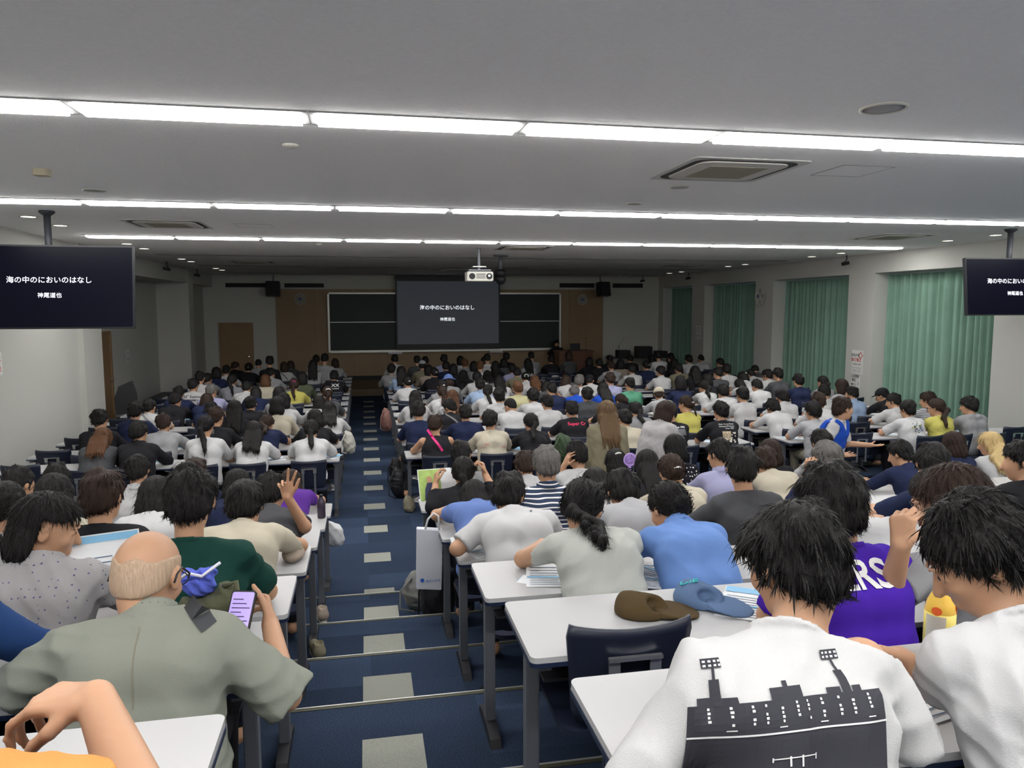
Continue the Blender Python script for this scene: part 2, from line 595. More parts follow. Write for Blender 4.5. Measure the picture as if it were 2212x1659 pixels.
# curtains
def curtainmat():
    m = mat('green_curtain', (.22, .36, .285), rough=.8, spec=.1, bump=.3, bscale=300, var=.12, vscale=3)
    return m
M_CUR = curtainmat()
def curtain(y0, y1, label, seed, x=XR + .34):
    rnd = random.Random(seed)
    th = thing('curtain', label, 'curtain', (x, y0, 0), 0, 'green curtains of the right wall')
    n, m_ = int((y1 - y0) / .02), 8
    ph = [rnd.uniform(0, 6.3) for _ in range(6)]
    vs, fs = [], []
    for j in range(m_ + 1):
        z = 3.16 - (3.16 - .12) * j / m_
        for i in range(n + 1):
            t = (y1 - y0) * i / n
            a = .045 + .030 * j / m_
            dx = a * math.sin(t * 36 + ph[0] + 2.2 * math.sin(t * 3.1 + ph[1]) + .25 * j / m_ * math.sin(5 * t + ph[3])) + .02 * math.sin(t * 13 + ph[2]) + .015 * math.sin(t * 71 + ph[4]) * (1 - .5 * j / m_)
            vs.append((dx, t, z))
    for j in range(m_):
        for i in range(n):
            k = j * (n + 1) + i
            fs.append((k, k + 1, k + n + 2, k + n + 1))
    mb = MB().add(vs, fs)
    o = mb.build('curtain_cloth', M_CUR, th, smooth=True)
    so = o.modifiers.new('s', 'SOLIDIFY'); so.thickness = .004
    MB().box(-.02, .02, 0, y1 - y0, 3.165, 3.195).build('curtain_rail', M_ALU, th)
curtain(22.27, 24.58, 'green curtain in the farthest window bay beside the front wall', 1)
curtain(18.37, 19.62, 'right half of the green curtain beyond the round fan pier, parted by a bright slit', 2)
curtain(19.635, 21.36, 'left half of the green curtain beyond the round fan pier, parted by a bright slit', 3)
curtain(14.47, 17.45, 'green curtain in the bay between fan pier and notice pier', 4)
curtain(10.64, 13.60, 'wide bright green curtain partly behind the right television', 5)
curtain(6.77, 9.73, 'green curtain of the bay nearest the viewer on the right', 6)

# doors
def door(name, x0, x1, y, z0, z1, M=None):
    d = struct(MB().box(x0, x1, y - .05, y - .005, z0, z1, M=M).build(name, M_DOOR))
    f = MB()
    f.box(x0 - .06, x0, y - .07, y, z0, z1 + .06, M=M).box(x1, x1 + .06, y - .07, y, z0, z1 + .06, M=M).box(x0, x1, y - .07, y, z1, z1 + .06, M=M)
    f.build('door_frame', M_DOOR, d)
    h = MB().lathe([(.012, 0), (.012, .05), (.03, .055), (.03, .07), (.001, .075)], 12)
    Mh = Matrix.Translation((x1 - .09, y - .05, 1.0 + z0)) @ Matrix.Rotation(R_(90), 4, 'X')
    if M:
        Mh = M @ Mh
    h.v = [tuple(Mh @ Vector(v)) for v in h.v]
    h.build('door_handle', M_CHROME, d)
door('door_1', -4.40, -3.50, YF, .0, 2.02)
Mrot = Matrix.Translation((XL - .82, 16.8, 0)) @ Matrix.Rotation(R_(90), 4, 'Z')
door('door_2', -.75, .72, 0, 0, 1.98, M=Mrot)

# ================================================================ ceiling things
M_TUBE = mat('lit_diffuser', (1, 1, 1), emit=(1, .985, .96), es=STRIP)
M_OFF = mat('unlit_diffuser', (.35, .35, .36), rough=.4)
M_FIX = mat('light_housing', (.30, .30, .30), rough=.5)
fxm = {}
def strip(x0, y, lit, label, grp):
    if lit not in fxm:
        t = thing('strip_light', label, 'ceiling light', (x0, y, CEIL), 0, grp)
        f = MB()
        f.box(.005, 1.245, -.15, -.125, -.006, 0).box(.005, 1.245, .125, .15, -.006, 0).box(.005, .03, -.125, .125, -.006, 0).box(1.22, 1.245, -.125, .125, -.006, 0)
        f.build('light_frame', M_FIX, t)
        if lit:
            dm = MB()
            pr = [(-.115, -.001), (-.113, -.020), (-.10, -.026), (.10, -.026), (.113, -.020), (.115, -.001)]
            dm.prism(pr, .045, 1.205, M=Matrix(((0, 0, 1, 0), (1, 0, 0, 0), (0, 1, 0, 0), (0, 0, 0, 1))))
            dm.build('diffuser', M_TUBE, t)
        else:
            MB().box(.03, 1.22, -.125, .125, -.012, -.001).build('diffuser', M_OFF, t)
        fxm[lit] = t
    else:
        t = dup(fxm[lit], (x0, y, CEIL), 0, label, grp)
    return t
SY = [4.572, 8.45, 12.304, 16.17, 20.04, 23.9]
for k in (-1, -2):
    pass
RN = ['nearest', 'second', 'third', 'fourth', 'fifth', 'sixth']
for ri, y in enumerate(SY):
    for k in range(11):
        x0 = -4.028 + 1.25 * k
        lit = ri < 3
        if not seen(x0, y, CEIL, 60) and not seen(x0 + 1.25, y, CEIL, 60):
            if not lit:
                continue
        strip(x0, y, lit, '%s strip light in the %s ceiling row, %s from left wall' % ('lit' if lit else 'unlit', RN[ri], ORD[k]), 'ceiling strip lights')
for ri, y in enumerate((.70, -3.1)):
    for k in range(11):
        strip(-4.028 + 1.25 * k, y, True, 'lit strip light in the %s ceiling row behind the viewpoint, %s from left wall' % (('first', 'second')[ri], ORD[k]), 'ceiling strip lights behind')

M_SPOT = mat('downlight_glow', (1, 1, 1), emit=(1, .95, .85), es=SPOT)
dl = None
for sx, side in ((-3.82, 'left'), (9.40, 'right')):
    for k, y in enumerate((9.85, 10.8, 13.6, 14.6, 17.45, 18.35, 21.3, 22.2)):
        lb = 'round lit downlight near %s wall, %s nearest of eight' % (side, ORD[k])
        if dl is None:
            dl = thing('downlight', lb, 'ceiling light', (sx, y, CEIL), 0, 'round downlights')
            MB().lathe([(.098, -.012), (.098, 0), (.08, 0), (.08, -.012)], 28, caps=False).build('downlight_ring', M_WHITEP, dl, True)
            MB().lathe([(.0795, -.008), (.0795, -.001)], 28).build('downlight_lamp', M_SPOT, dl)
        else:
            dup(dl, (sx, y, CEIL), 0, lb)

# cassette air conditioners
def cassette(x, y, label, first=[None]):
    if first[0]:
        return dup(first[0], (x, y, CEIL - .001), 0, label)
    t = thing('air_conditioner', label, 'air conditioner', (x, y, CEIL - .001), 0, 'ceiling cassette air conditioners')
    MB().prism(rrect(-.475, .475, -.475, .475, .06), -.007, 0).build('panel', mat('ac_panel', (.62, .62, .60), rough=.5), t)
    g = MB()
    def ring(r0, r1, z0, z1, c0, c1, mb):
        a, b = rrect(-r0, r0, -r0, r0, c0, 6), rrect(-r1, r1, -r1, r1, c1, 6)
        n = len(a)
        mb.add([(p[0], p[1], z0) for p in a] + [(p[0], p[1], z1) for p in b], [(i, (i + 1) % n, n + (i + 1) % n, n + i) for i in range(n)])
    ring(.425, .370, -.0078, -.0078, .13, .11, g)
    g.build('air_slot', M_BLACKP, t)
    MB().prism(rrect(-.365, .365, -.365, .365, .11, 6), -.016, -.0072).build('inner_panel', mat('ac_panel2', (.62, .61, .57), rough=.5), t)
    gr = MB()
    for k in range(24):
        yy = -.235 + k * .0205
        gr.box(-.24, .24, yy, yy + .011, -.021, -.0162)
    gr.build('intake_grille', mat('ac_grille', (.36, .35, .27), rough=.6), t)
    first[0] = t
cassette(2.86, 5.66, 'square cassette air conditioner above the middle desks, nearest of all')
cassette(-2.42, 10.45, 'cassette air conditioner beside the left television pole')
cassette(8.07, 10.42, 'cassette air conditioner near the right television pole')
cassette(2.87, 13.45, 'cassette air conditioner above the room centre behind three light rows')
cassette(-2.48, 18.42, 'small far cassette air conditioner above the left front')
cassette(8.15, 18.35, 'small far cassette air conditioner above the right front')
# hatches, speakers, detectors
def hatch(x, y, label):
    t = MB()
    for a in ((-.225, .225, -.225, -.22), (-.225, .225, .22, .225), (-.225, -.22, -.22, .22), (.22, .225, -.22, .22)):
        t.box(*a, -.002, 0)
    t.box(-.219, .219, -.219, .219, -.001, 0, 1)
    tag(t.build('access_hatch', [M_METAL, M_CEIL], loc=(x, y, CEIL)), label, 'hatch')
hatch(3.88, 5.52, 'square access hatch in the ceiling right of the nearest air conditioner')
hatch(-1.38, 10.5, 'square access hatch in the ceiling right of the left air conditioner')
def cspeaker(x, y, r, label):
    t = thing('ceiling_speaker', label, 'speaker', (x, y, CEIL), 0, 'round ceiling speakers')
    MB().lathe([(r, 0), (r, -.008), (r * .9, -.012), (r * .86, -.004)], 32, caps=False).build('speaker_rim', M_WHITEP, t, True)
    MB().lathe([(r * .86, -.006), (r * .5, -.011), (.001, -.012)], 32).build('speaker_grille', mat('speaker_mesh', (.42, .42, .42), rough=.7), t, True)
cspeaker(2.83, 3.77, .125, 'round grey ceiling speaker nearest the viewer')
cspeaker(2.83, 6.49, .09, 'round grey ceiling speaker below the nearest air conditioner')
cspeaker(2.81, 7.58, .085, 'flat pale round ceiling disc before the second light row')
cspeaker(-2.39, 7.62, .10, 'round grey ceiling speaker on the left ceiling')
def detector(x, y, label, box=False):
    if box:
        o = MB().prism(rrect(-.055, .055, -.055, .055, .02), -.05, 0).build('detector', mat('beige_plastic', (.55, .50, .36)), loc=(x, y, CEIL))
    else:
        o = MB().lathe([(.055, 0), (.055, -.008), (.045, -.016), (.022, -.024), (.001, -.025)], 20).build('smoke_detector', M_WHITEP, smooth=True, loc=(x, y, CEIL))
    tag(o, label, 'smoke detector')
detector(-.45, 5.33, 'white round smoke detector between first and second light rows')
detector(-2.44, 6.6, 'beige box sensor on the left ceiling', True)
detector(-.7, 13.2, 'small beige smoke detector past the third light row')

# televisions
M_SCR = mat('tv_screen', (.002, .002, .006), rough=.35, spec=.08, emit=(.02, .025, .06), es=.03)
M_GLOW = mat('lit_text', (1, 1, 1), emit=(.70, .78, 1), es=.8)
T1, T2 = '海の中のにおいのはなし', '神尾道也'
def textpart(body, size, M, parent, name='screen_text', m=M_GLOW, bold=.0):
    me = textmesh(body, size, 0, bold)
    me.transform(M)
    return link(name, me, m, parent)
def tv(x, y, zc, w_, h_, rz, tx, label):
    t = thing('television', label, 'television', (x, y, 0), rz, 'hanging televisions')
    tilt = Matrix.Translation((0, 0, zc)) @ Matrix.Rotation(R_(-7), 4, 'X')
    MB().box(-w_ / 2, w_ / 2, 0, .06, -h_ / 2, h_ / 2, M=tilt).build('tv_casing', M_BLACKP, t, bevel=.004)
    MB().box(-w_ / 2 + .014, w_ / 2 - .014, -.002, -.0005, -h_ / 2 + .014, h_ / 2 - .02, M=tilt).build('tv_screen', M_SCR, t)
    up = tilt @ Matrix.Translation((tx, -.004, 0)) @ Matrix.Rotation(R_(90), 4, 'X')
    textpart(T1, .079, up @ Matrix.Translation((0, .07, 0)), t, bold=.0)
    textpart(T2, .062, up @ Matrix.Translation((0, -.10, 0)), t, bold=.0)
    MB().lathe([(.036, zc + .1), (.036, CEIL - .04)], 16, c=(0, .13, 0)).build('tv_pole', mat('dark_pole', (.03, .032, .04), rough=.5), t, True)
    MB().lathe([(.04, CEIL - .05), (.08, CEIL - .02), (.08, CEIL)], 20, c=(0, .13, 0)).build('ceiling_plate', mat('dark_pole', ()), t, True)
    MB().box(-.2, .2, .062, .15, zc - .15, zc + .2).build('tv_bracket', M_METAL, t)
tv(-3.43, 9.2, 2.755, 1.79, .93, 0, .03, 'black television hanging from the ceiling at left, white title text on it')
tv(8.95, 9.0, 2.79, 1.52, .80, R_(-2), 0, 'black television hanging at the right edge, cut by the frame')

# ================================================================ front wall things
t = thing('blackboard', 'wide dark green two-level blackboard in an aluminium frame behind the screen', 'blackboard', (2.75, YF - .08, 0))
M_CHALK = mat('chalkboard', (.006, .016, .014), rough=.5, var=.3, vscale=2)
MB().box(-3.82, 3.82, -.02, .0, 1.17, 2.98).build('board_lower', M_CHALK, t)
MB().box(-3.82, 3.82, -.04, -.021, 2.08, 2.98).build('board_upper', M_CHALK, t)
f = MB()
f.box(-3.87, -3.81, -.07, .04, 1.10, 3.02).box(3.81, 3.87, -.07, .04, 1.10, 3.02).box(-3.87, 3.87, -.07, .04, 2.98, 3.03).box(-3.87, 3.87, -.05, .04, 1.10, 1.16)
f.build('board_frame', M_ALU, t)
MB().box(-3.81, 3.81, -.06, -.041, 2.065, 2.085).build('middle_rail', M_ALU, t)
MB().box(-3.8, 3.8, -.16, -.07, 1.09, 1.115).build('chalk_tray', M_ALU, t)
t = thing('projection_screen', 'grey lit projection screen with Japanese title text before the blackboard', 'projection screen', (2.76, YF - .3, 0))
MB().box(-1.73, 1.73, -.05, .05, 3.44, 3.56).build('screen_housing', M_BLACKP, t)
MB().box(-1.72, 1.72, 0, .006, 1.20, 3.44).build('screen_border', M_BLACKP, t)
MB().box(-1.67, 1.67, -.004, -.001, 1.35, 3.40).build('screen_surface', mat('screen_cloth', (.16, .16, .165), rough=.8, emit=(.006, .0075, .010), es=1.0), t)
MB().box(-1.72, 1.72, -.02, .02, 1.17, 1.20).build('bottom_bar', M_BLACKP, t)
for dx in (-1.72, 1.68):
    MB().box(dx, dx + .04, -.02, .02, 1.2, 3.44).build('side_cable', M_BLACKP, t)
up = Matrix.Translation((-.04, -.008, 0)) @ Matrix.Rotation(R_(90), 4, 'X')
MG2 = mat('projected_text', (1, 1, 1), emit=(.9, .95, 1), es=.5)
textpart(T1, .165, up @ Matrix.Translation((0, 2.53, 0)), t, m=MG2, bold=.0012)
textpart(T2, .125, up @ Matrix.Translation((0, 2.15, 0)), t, m=MG2, bold=.0006)

def vent(x0, x1, z0, z1, lb):
    t = MB()
    t.box(x0, x1, YF - .02, YF - .001, z0, z1)
    k = z0 + .02
    while k < z1 - .02:
        t.box(x0 + .02, x1 - .02, YF - .035, YF - .02, k, k + .012)
        k += .03
    tag(t.build('wall_vent', M_DARK), lb, 'vent', 'dark slatted vents high on the front wall')
vent(-4.22, -3.0, 3.19, 3.32, 'dark vent slot left of the left wall speaker')
vent(-2.44, -1.22, 3.19, 3.32, 'dark vent slot right of the left wall speaker')
vent(6.6, 7.83, 3.21, 3.36, 'dark vent slot left of the right wall speaker')
vent(8.5, 9.6, 3.21, 3.36, 'dark vent slot right of the right wall speaker')
def pa(x, y, z, rz, lb):
    t = thing('loudspeaker', lb, 'speaker', (x, y, z), rz, 'black loudspeakers on the front wall')
    MB().box(-.21, .21, 0, .24, -.26, .2, M=Matrix.Rotation(R_(-8), 4, 'X')).build('speaker_box', M_BLACKP, t, bevel=.01)
    MB().box(-.19, .19, -.012, -.002, -.24, .18, M=Matrix.Rotation(R_(-8), 4, 'X')).build('speaker_grille', M_DARK, t)
    MB().tube([(0, .2, .1), (0, .3, .3), (0, .3, CEIL - z)], .02).build('speaker_bracket', M_METAL, t)
pa(-2.75, 24.5, 3.18, 0, 'black loudspeaker hanging high at the left of the front wall')
pa(7.78, 23.6, 3.17, R_(18), 'black tilted loudspeaker hanging high at the right of the front wall')
def fan(M, lb, r=.17):
    t = tag(bpy.data.objects.new('wall_fan', None), lb, 'fan', 'round wall fans')
    C.objects.link(t)
    t.matrix_world = M
    a = MB()
    for rr in (r, r * .8, r * .6, r * .4):
        a.tube([(rr * math.cos(q * .2618), rr * math.sin(q * .2618), .10 if rr > r * .9 else .13) for q in range(25)], .004 if rr < r else .009, 6)
    for q in range(24):
        an = q * math.pi / 12
        a.tube([(.05 * math.cos(an), .05 * math.sin(an), .135), (r * .8 * math.cos(an), r * .8 * math.sin(an), .125), (r * math.cos(an), r * math.sin(an), .10)], .0025, 5)
    a.build('fan_cage', M_WHITEP, t, True)
    MB().lathe([(.05, .13), (.05, .14), (.001, .145)], 20).build('fan_cap', mat('fan_blue', (.12, .12, .3)), t)
    b = MB()
    for q in range(4):
        Mq = Matrix.Rotation(q * math.pi / 2, 4, 'Z')
        b.add([Mq @ Vector(v) for v in ((.03, -.02, .085), (r * .85, -.05, .075), (r * .9, .05, .10), (.03, .03, .10))], [(0, 1, 2, 3)])
    b.build('fan_blade', mat('fan_blade', (.2, .22, .25)), t)
    MB().lathe([(.05, 0), (.05, .02), (.02, .03), (.02, .08), (.045, .085), (.045, .12), (.02, .125)], 16).build('fan_motor', M_WHITEP, t, True)
Mf = Matrix.Rotation(R_(90), 4, 'X')
fan(Matrix.Translation((-1.96, YF - .03, 2.82)) @ Mf, 'round wall fan left of the blackboard')
fan(Matrix.Translation((7.38, YF - .03, 2.80)) @ Mf, 'round wall fan right of the blackboard')
fan(Matrix.Translation((XR, 17.96, 2.80)) @ Matrix.Rotation(R_(-90), 4, 'Z') @ Mf, 'round grey wall fan on the right-hand pier', .22)

# podium, presenter's desk things
M_RED = mat('podium_wood', (.13, .05, .025), rough=.4, var=.15, vscale=3)
t = thing('podium', 'dark reddish wooden lectern cabinet on the platform right of the screen', 'podium', (6.7, 23.6, .2))
MB().box(-.56, .56, -.35, .35, 0, .90).build('cabinet_body', M_RED, t, bevel=.01)
MB().box(-.60, .60, -.39, .39, .90, .94).build('cabinet_top', M_RED, t, bevel=.008)
for s in (-1, 1):
    MB().box(.02 if s > 0 else -.54, .54 if s > 0 else -.02, -.36, -.351, .05, .85).build('cabinet_door', M_RED, t)
t = thing('laptop', 'open black laptop on the reddish lectern', 'laptop', (6.75, 23.55, 1.14), R_(180))
MB().box(-.17, .17, -.24, 0, 0, .015).build('laptop_base', M_BLACKP, t)
MB().box(-.17, .17, 0, .01, .01, .23).build('laptop_lid', M_BLACKP, t)
t = thing('microphone', 'thin gooseneck microphone standing on the lectern', 'microphone', (7.1, 23.5, 1.14))
MB().lathe([(.06, 0), (.06, .02), (.01, .03)], 16).build('microphone_base', M_BLACKP, t)
MB().tube([(0, 0, .02), (0, 0, .25), (-.03, -.06, .38)], .005).build('gooseneck', M_BLACKP, t)
MB().tube([(-.03, -.06, .38), (-.04, -.09, .42)], .012).build('microphone_head', M_BLACKP, t)
t = thing('microphone_stand', 'tall microphone stand with tilted boom at right of the lectern', 'microphone stand', (8.2, 23.4, .2))
MB().lathe([(.14, 0), (.14, .02), (.02, .03)], 20).build('stand_base', M_BLACKP, t)
MB().tube([(0, 0, .02), (0, 0, 1.1)], .01).build('stand_pole', M_METAL, t)
MB().tube([(-.15, -.1, .95), (.22, .1, 1.35)], .008).build('stand_boom', M_CHROME, t)
t = thing('equipment_table', 'dark table with stacked black equipment at the right front', 'table', (9.0, 23.3, .2))
MB().box(-1.2, 1.0, -.3, .3, .68, .72).build('tabletop', M_BLACKP, t)
for sx in (-1.15, .95):
    for sy_ in (-.26, .26):
        MB().box(sx - .02, sx + .02, sy_ - .02, sy_ + .02, 0, .68).build('leg', M_BLACKP, t)
for k, (x, w_, h_) in enumerate(((-.7, .4, .22), (.0, .5, .34), (.6, .35, .18))):
    tag(MB().box(-w_ / 2, w_ / 2, -.2, .2, 0, h_).build('equipment_case', M_BLACKP, loc=(9.0 + x, 23.3, .922), bevel=.015), 'black equipment case on the dark front table, %s' % ('leftmost', 'middle and tallest', 'rightmost')[k], 'case')
# switch plates, labels on the board tray
for x in (1.0, 4.35):
    tag(MB().box(-.22, .22, -.01, 0, -.03, .03).build('paper_label', mat('label_paper', (.6, .6, .62)), loc=(x, YF - .245, 1.06)), 'small pale label hanging under the blackboard tray, %s of the screen' % ('left' if x < 2 else 'right'), 'label')

# projector on its ceiling mount
t = thing('projector', 'white projector hanging from the ceiling above the projection screen', 'projector', (2.08, 13.6, 3.08))
MB().prism(rrect(-.24, .24, -.17, .17, .03), -.085, .085).build('projector_body', mat('projector_shell', (.55, .55, .50), rough=.4), t, bevel=.01)
for x in (-.15, .16):
    MB().lathe([(.055, 0), (.055, .01), (.04, .012), (.04, .004), (.001, .004)], 20, M=Matrix.Translation((x, -.171, 0)) @ Matrix.Rotation(R_(90), 4, 'X')).build('fan_outlet' if x < 0 else 'lens_ring', M_DARK, t)
MB().lathe([(.018, 0), (.001, .012)], 14, M=Matrix.Translation((.16, -.182, .01)) @ Matrix.Rotation(R_(90), 4, 'X')).build('lamp_glow', mat('lens_glow', (1, 1, 1), emit=(.9, 1, .95), es=3), t)
v_ = MB()
for k in range(5):
    v_.box(-.07, .09, -.174, -.171, -.04 + k * .02, -.032 + k * .02)
v_.build('air_slats', M_DARK, t)
MB().box(-.2, .2, -.13, .13, .10, .125).build('mount_plate', M_METAL, t)
MB().box(-.12, .12, -.08, .08, .165, .185).build('mount_bracket', M_ALU, t)
MB().lathe([(.03, .085), (.03, CEIL - 3.08)], 14).build('mount_pole', M_METAL, t)
MB().tube([(-.2, 0, .12), (-.5, .05, .13), (-.72, .1, .10)], .006).build('cable', M_BLACKP, t)
t = thing('ceiling_camera', 'black dome camera on a ceiling pole right of the projector', 'camera', (2.79, 15.3, 0))
MB().lathe([(.04, 3.3), (.04, CEIL - .03)], 14).build('camera_pole', M_METAL, t, True)
MB().lathe([(.15, CEIL - .03), (.15, CEIL)], 20).build('ceiling_plate', M_METAL, t)
MB().lathe([(.09, 3.30), (.12, 3.26), (.12, 3.18), (.06, 3.15)], 20).build('camera_housing', M_BLACKP, t, True)
MB().lathe([(.10, 3.16), (.11, 3.10), (.09, 3.04), (.05, 3.0), (.001, 2.99)], 20).build('camera_dome', M_BLACKP, t, True)
def cctv(x, y, rz, lb):
    t = thing('security_camera', lb, 'camera', (x, y, CEIL), rz, 'small black wall cameras')
    MB().tube([(0, 0, 0), (0, 0, -.1), (.04, -.02, -.14)], .012).build('camera_arm', M_BLACKP, t)
    MB().box(-.04, .12, -.06, .0, -.2, -.13, M=Matrix.Rotation(R_(12), 4, 'Y')).build('camera_body', M_BLACKP, t, bevel=.008)
cctv(9.95, 14.2, R_(180), 'small black camera at the top of the right wall, nearest')
cctv(9.95, 22.0, R_(180), 'small black camera at the top of the right wall, farther')
cctv(-4.4, 18.6, 0, 'small black camera under the left ceiling edge, nearest')
cctv(-4.4, 21.8, 0, 'small black camera under the left ceiling edge, farther')
cctv(9.3, 24.2, R_(180), 'small black camera above the right front vent')

# posters and signs
def poster(pos, rotz, w_, h_, lb, lines, bg=(.72, .72, .70), cat='poster'):
    t = thing('wall_notice', lb, cat, pos, rotz)
    MB().box(-w_ / 2, w_ / 2, -.004, -.0005, -h_ / 2, h_ / 2).build('notice_paper', mat('paper_%.2f' % bg[0], bg, rough=.7), t)
    for (s, size, u, v, col) in lines:
        me = textmesh(s, size, 0, size * .015)
        me.transform(Matrix.Translation((u, -.006, v)) @ Matrix.Rotation(R_(90), 4, 'X'))
        link('notice_text', me, mat('ink_%.2f_%.2f_%.2f' % col, col, rough=.7), t)
RW = R_(-90)
RED, BLK, GRY = (.6, .05, .04), (.02, .02, .02), (.25, .25, .27)
poster((XR - .002, 14.05, 1.35), RW, .36, .52, 'white notice with red diamond mark on the pier before the wide curtain', [('感染対策', .07, -.06, .15, GRY), ('◇', .16, .10, .14, RED), ('飲食禁止', .08, -.03, .05, RED), ('携帯電話の電源を', .035, 0, -.04, GRY), ('切ってください', .045, 0, -.12, GRY), ('お願いします', .045, 0, -.18, GRY)])
poster((XR - .002, 14.08, .96), RW, .30, .28, 'small white notice with black writing, below the red diamond one', [('土足厳禁', .065, -.02, .09, BLK), ('禁煙', .07, -.06, .01, BLK), ('静かに', .06, -.05, -.08, BLK), ('♪', .1, .09, -.05, BLK)])
poster((XR - .002, 21.75, 1.75), RW, .34, .42, 'pale sketched notice on the far right pier', [('ご案内', .08, 0, .12, GRY), ('〜〜〜', .08, 0, .02, GRY), ('お知らせ', .06, 0, -.1, GRY)])
poster((XL - .078, 10.75, 1.80), R_(90), .40, .30, 'white notice with red lettering at the left edge on the near wall', [('飲食禁止', .085, 0, .06, RED), ('撮影禁止', .085, 0, -.07, RED)])
poster((XL - .818, 18.9, 1.42), R_(90), .22, .30, 'small green and black sign on the recessed left wall', [('S', .12, 0, .06, (.02, .12, .08)), ('出口', .07, 0, -.08, (.02, .12, .08))])
# left: office chair and side table by the recess
t = thing('office_chair', 'black high-back office chair standing beside the recessed left wall', 'chair', (-4.3, 14.9, 0), R_(20))
MB().box(-.22, .22, -.22, .22, .44, .50).build('seat', M_BLACKP, t, bevel=.02)
MB().prism([(-.2, 0), (-.22, .3), (-.14, .52), (.10, .62), (.16, .4), (.2, 0)], .2, .25, M=Matrix.Translation((0, 0, .55)) @ Matrix.Rotation(R_(90), 4, 'X') @ Matrix.Translation((0, 0, -.45))).build('backrest', M_BLACKP, t)
MB().tube([(0, 0, .1), (0, 0, .45)], .025).build('gas_post', M_METAL, t)
for k in range(5):
    a = k * 1.2566
    MB().tube([(0, 0, .1), (.28 * math.cos(a), .28 * math.sin(a), .05)], .018).build('base_arm', M_BLACKP, t)
t = thing('side_table', 'low dark table behind the black office chair at the left wall', 'table', (-4.15, 17.2, 0))
MB().box(-.3, .3, -.7, .7, .62, .66).build('tabletop', M_BLACKP, t)
for sx in (-.27, .27):
    for sy_ in (-.66, .66):
        MB().box(sx - .02, sx + .02, sy_ - .02, sy_ + .02, 0, .62).build('leg', M_BLACKP, t)
# ================================================================ DESKS AND CHAIRS
M_TOP = mat('white_laminate', (.42, .42, .425), rough=.35, spec=.4)
M_EDGE = mat('navy_edge', (.012, .02, .05), rough=.4)
M_NAVY = mat('navy_plastic', (.012, .016, .032), rough=.4)
M_POST = mat('desk_post', (.13, .14, .16), rough=.45, metal=.3)
M_FOOT = mat('desk_foot', (.02, .02, .024), rough=.5)
PROTO = {}
def desk(w_, loc, label, grp='white lecture desks'):
    k = ('desk', w_)
    if k in PROTO:
        return dup(PROTO[k], loc, 0, label)
    t = thing('lecture_desk', label, 'desk', loc, 0, grp)
    h = w_ / 2 - .004
    MB().prism(rrect(-h, h, -.225, .225, .022), .682, .70).build('desktop', M_TOP, t)
    MB().prism(rrect(-h - .002, h + .002, -.227, .227, .024), .668, .682).build('edge_band', M_EDGE, t)
    MB().box(-h + .06, h - .06, .13, .145, .40, .668).build('modesty_panel', M_NAVY, t)
    s = MB()
    s.box(-h + .06, h - .06, -.14, .13, .575, .585)
    s.build('book_shelf', M_FOOT, t)
    for x in (-h + .05, h - .05):
        lg = MB().box(x - .022, x + .022, -.03, .03, .03, .668).build('leg', M_POST, t, bevel=.004)
        MB().box(x - .022, x + .022, -.19, .19, .64, .667).build('leg_bracket', M_POST, lg)
        MB().prism([(-.17, 0), (.17, 0), (.15, .035), (.05, .055), (-.05, .055), (-.15, .035)], -.024, .024, M=Matrix.Translation((x, 0, 0)) @ Matrix.Rotation(R_(90), 4, 'Z') @ Matrix.Rotation(R_(90), 4, 'X')).build('foot', M_FOOT, lg)
    PROTO[k] = t
    return t

def backmesh(t, m_):
    vs, fs = [], []
    nx, nz = 14, 8
    for side in (0, 1):
        for j in range(nz + 1):
            for i in range(nx + 1):
                u = -1 + 2 * i / nx
                v = j / nz
                hw = .205 - .035 * (1 - v) - (.012 if j in (0, nz) else 0) * (abs(u) > .95)
                vs.append((u * hw, .045 * u * u - .05 * v + side * .014, .47 + .335 * v - .012 * (j == nz) * (1 - u * u)))
    n = (nx + 1) * (nz + 1)
    for s in (0, 1):
        for j in range(nz):
            for i in range(nx):
                a = s * n + j * (nx + 1) + i
                q = (a, a + 1, a + nx + 2, a + nx + 1)
                fs.append(q if s == 0 else q[::-1])
    per = [i for i in range(nx + 1)] + [j * (nx + 1) + nx for j in range(1, nz + 1)] + [nz * (nx + 1) + i for i in range(nx - 1, -1, -1)] + [j * (nx + 1) for j in range(nz - 1, 0, -1)]
    for a, b in zip(per, per[1:] + per[:1]):
        fs.append((a, b, n + b, n + a))
    return MB().add(vs, fs).build('backrest', m_, t, smooth=True)

def chair(loc, label, far=False):
    k = ('chair', far)
    if k in PROTO:
        return dup(PROTO[k], loc, 0, label)
    t = thing('lecture_chair', label, 'chair', loc, 0, 'dark pedestal lecture chairs')
    backmesh(t, M_NAVY)
    MB().prism(rrect(-.2, .2, .03, .40, .06), .425, .445).build('seat', M_NAVY, t)
    fr = MB()
    for x in (-.065, .065):
        fr.box(x - .011, x + .011, -.040, -.032, .40, .70)
        fr.box(x - .011, x + .011, -.04, .15, .395, .405)
    fr.build('back_support', M_POST, t)
    MB().box(-.085, .085, -.055, -.04, .70, .712).build('back_handle', M_CHROME, t)
    if not far:
        for x in (-.065, .065):
            MB().box(x - .018, x + .018, -.046, -.040, .655, .70).build('handle_plate', M_CHROME, t)
        MB().lathe([(.027, .03), (.027, .40), (.05, .42)], 16, c=(0, .16, 0)).build('pedestal', M_POST, t, True)
        MB().lathe([(.165, 0), (.165, .012), (.13, .04), (.04, .055), (.03, .07)], 28, c=(0, .16, 0)).build('pedestal_base', mat('dull_steel', (.22, .22, .23), rough=.3, metal=.7), t, True)
    PROTO[k] = t
    return t

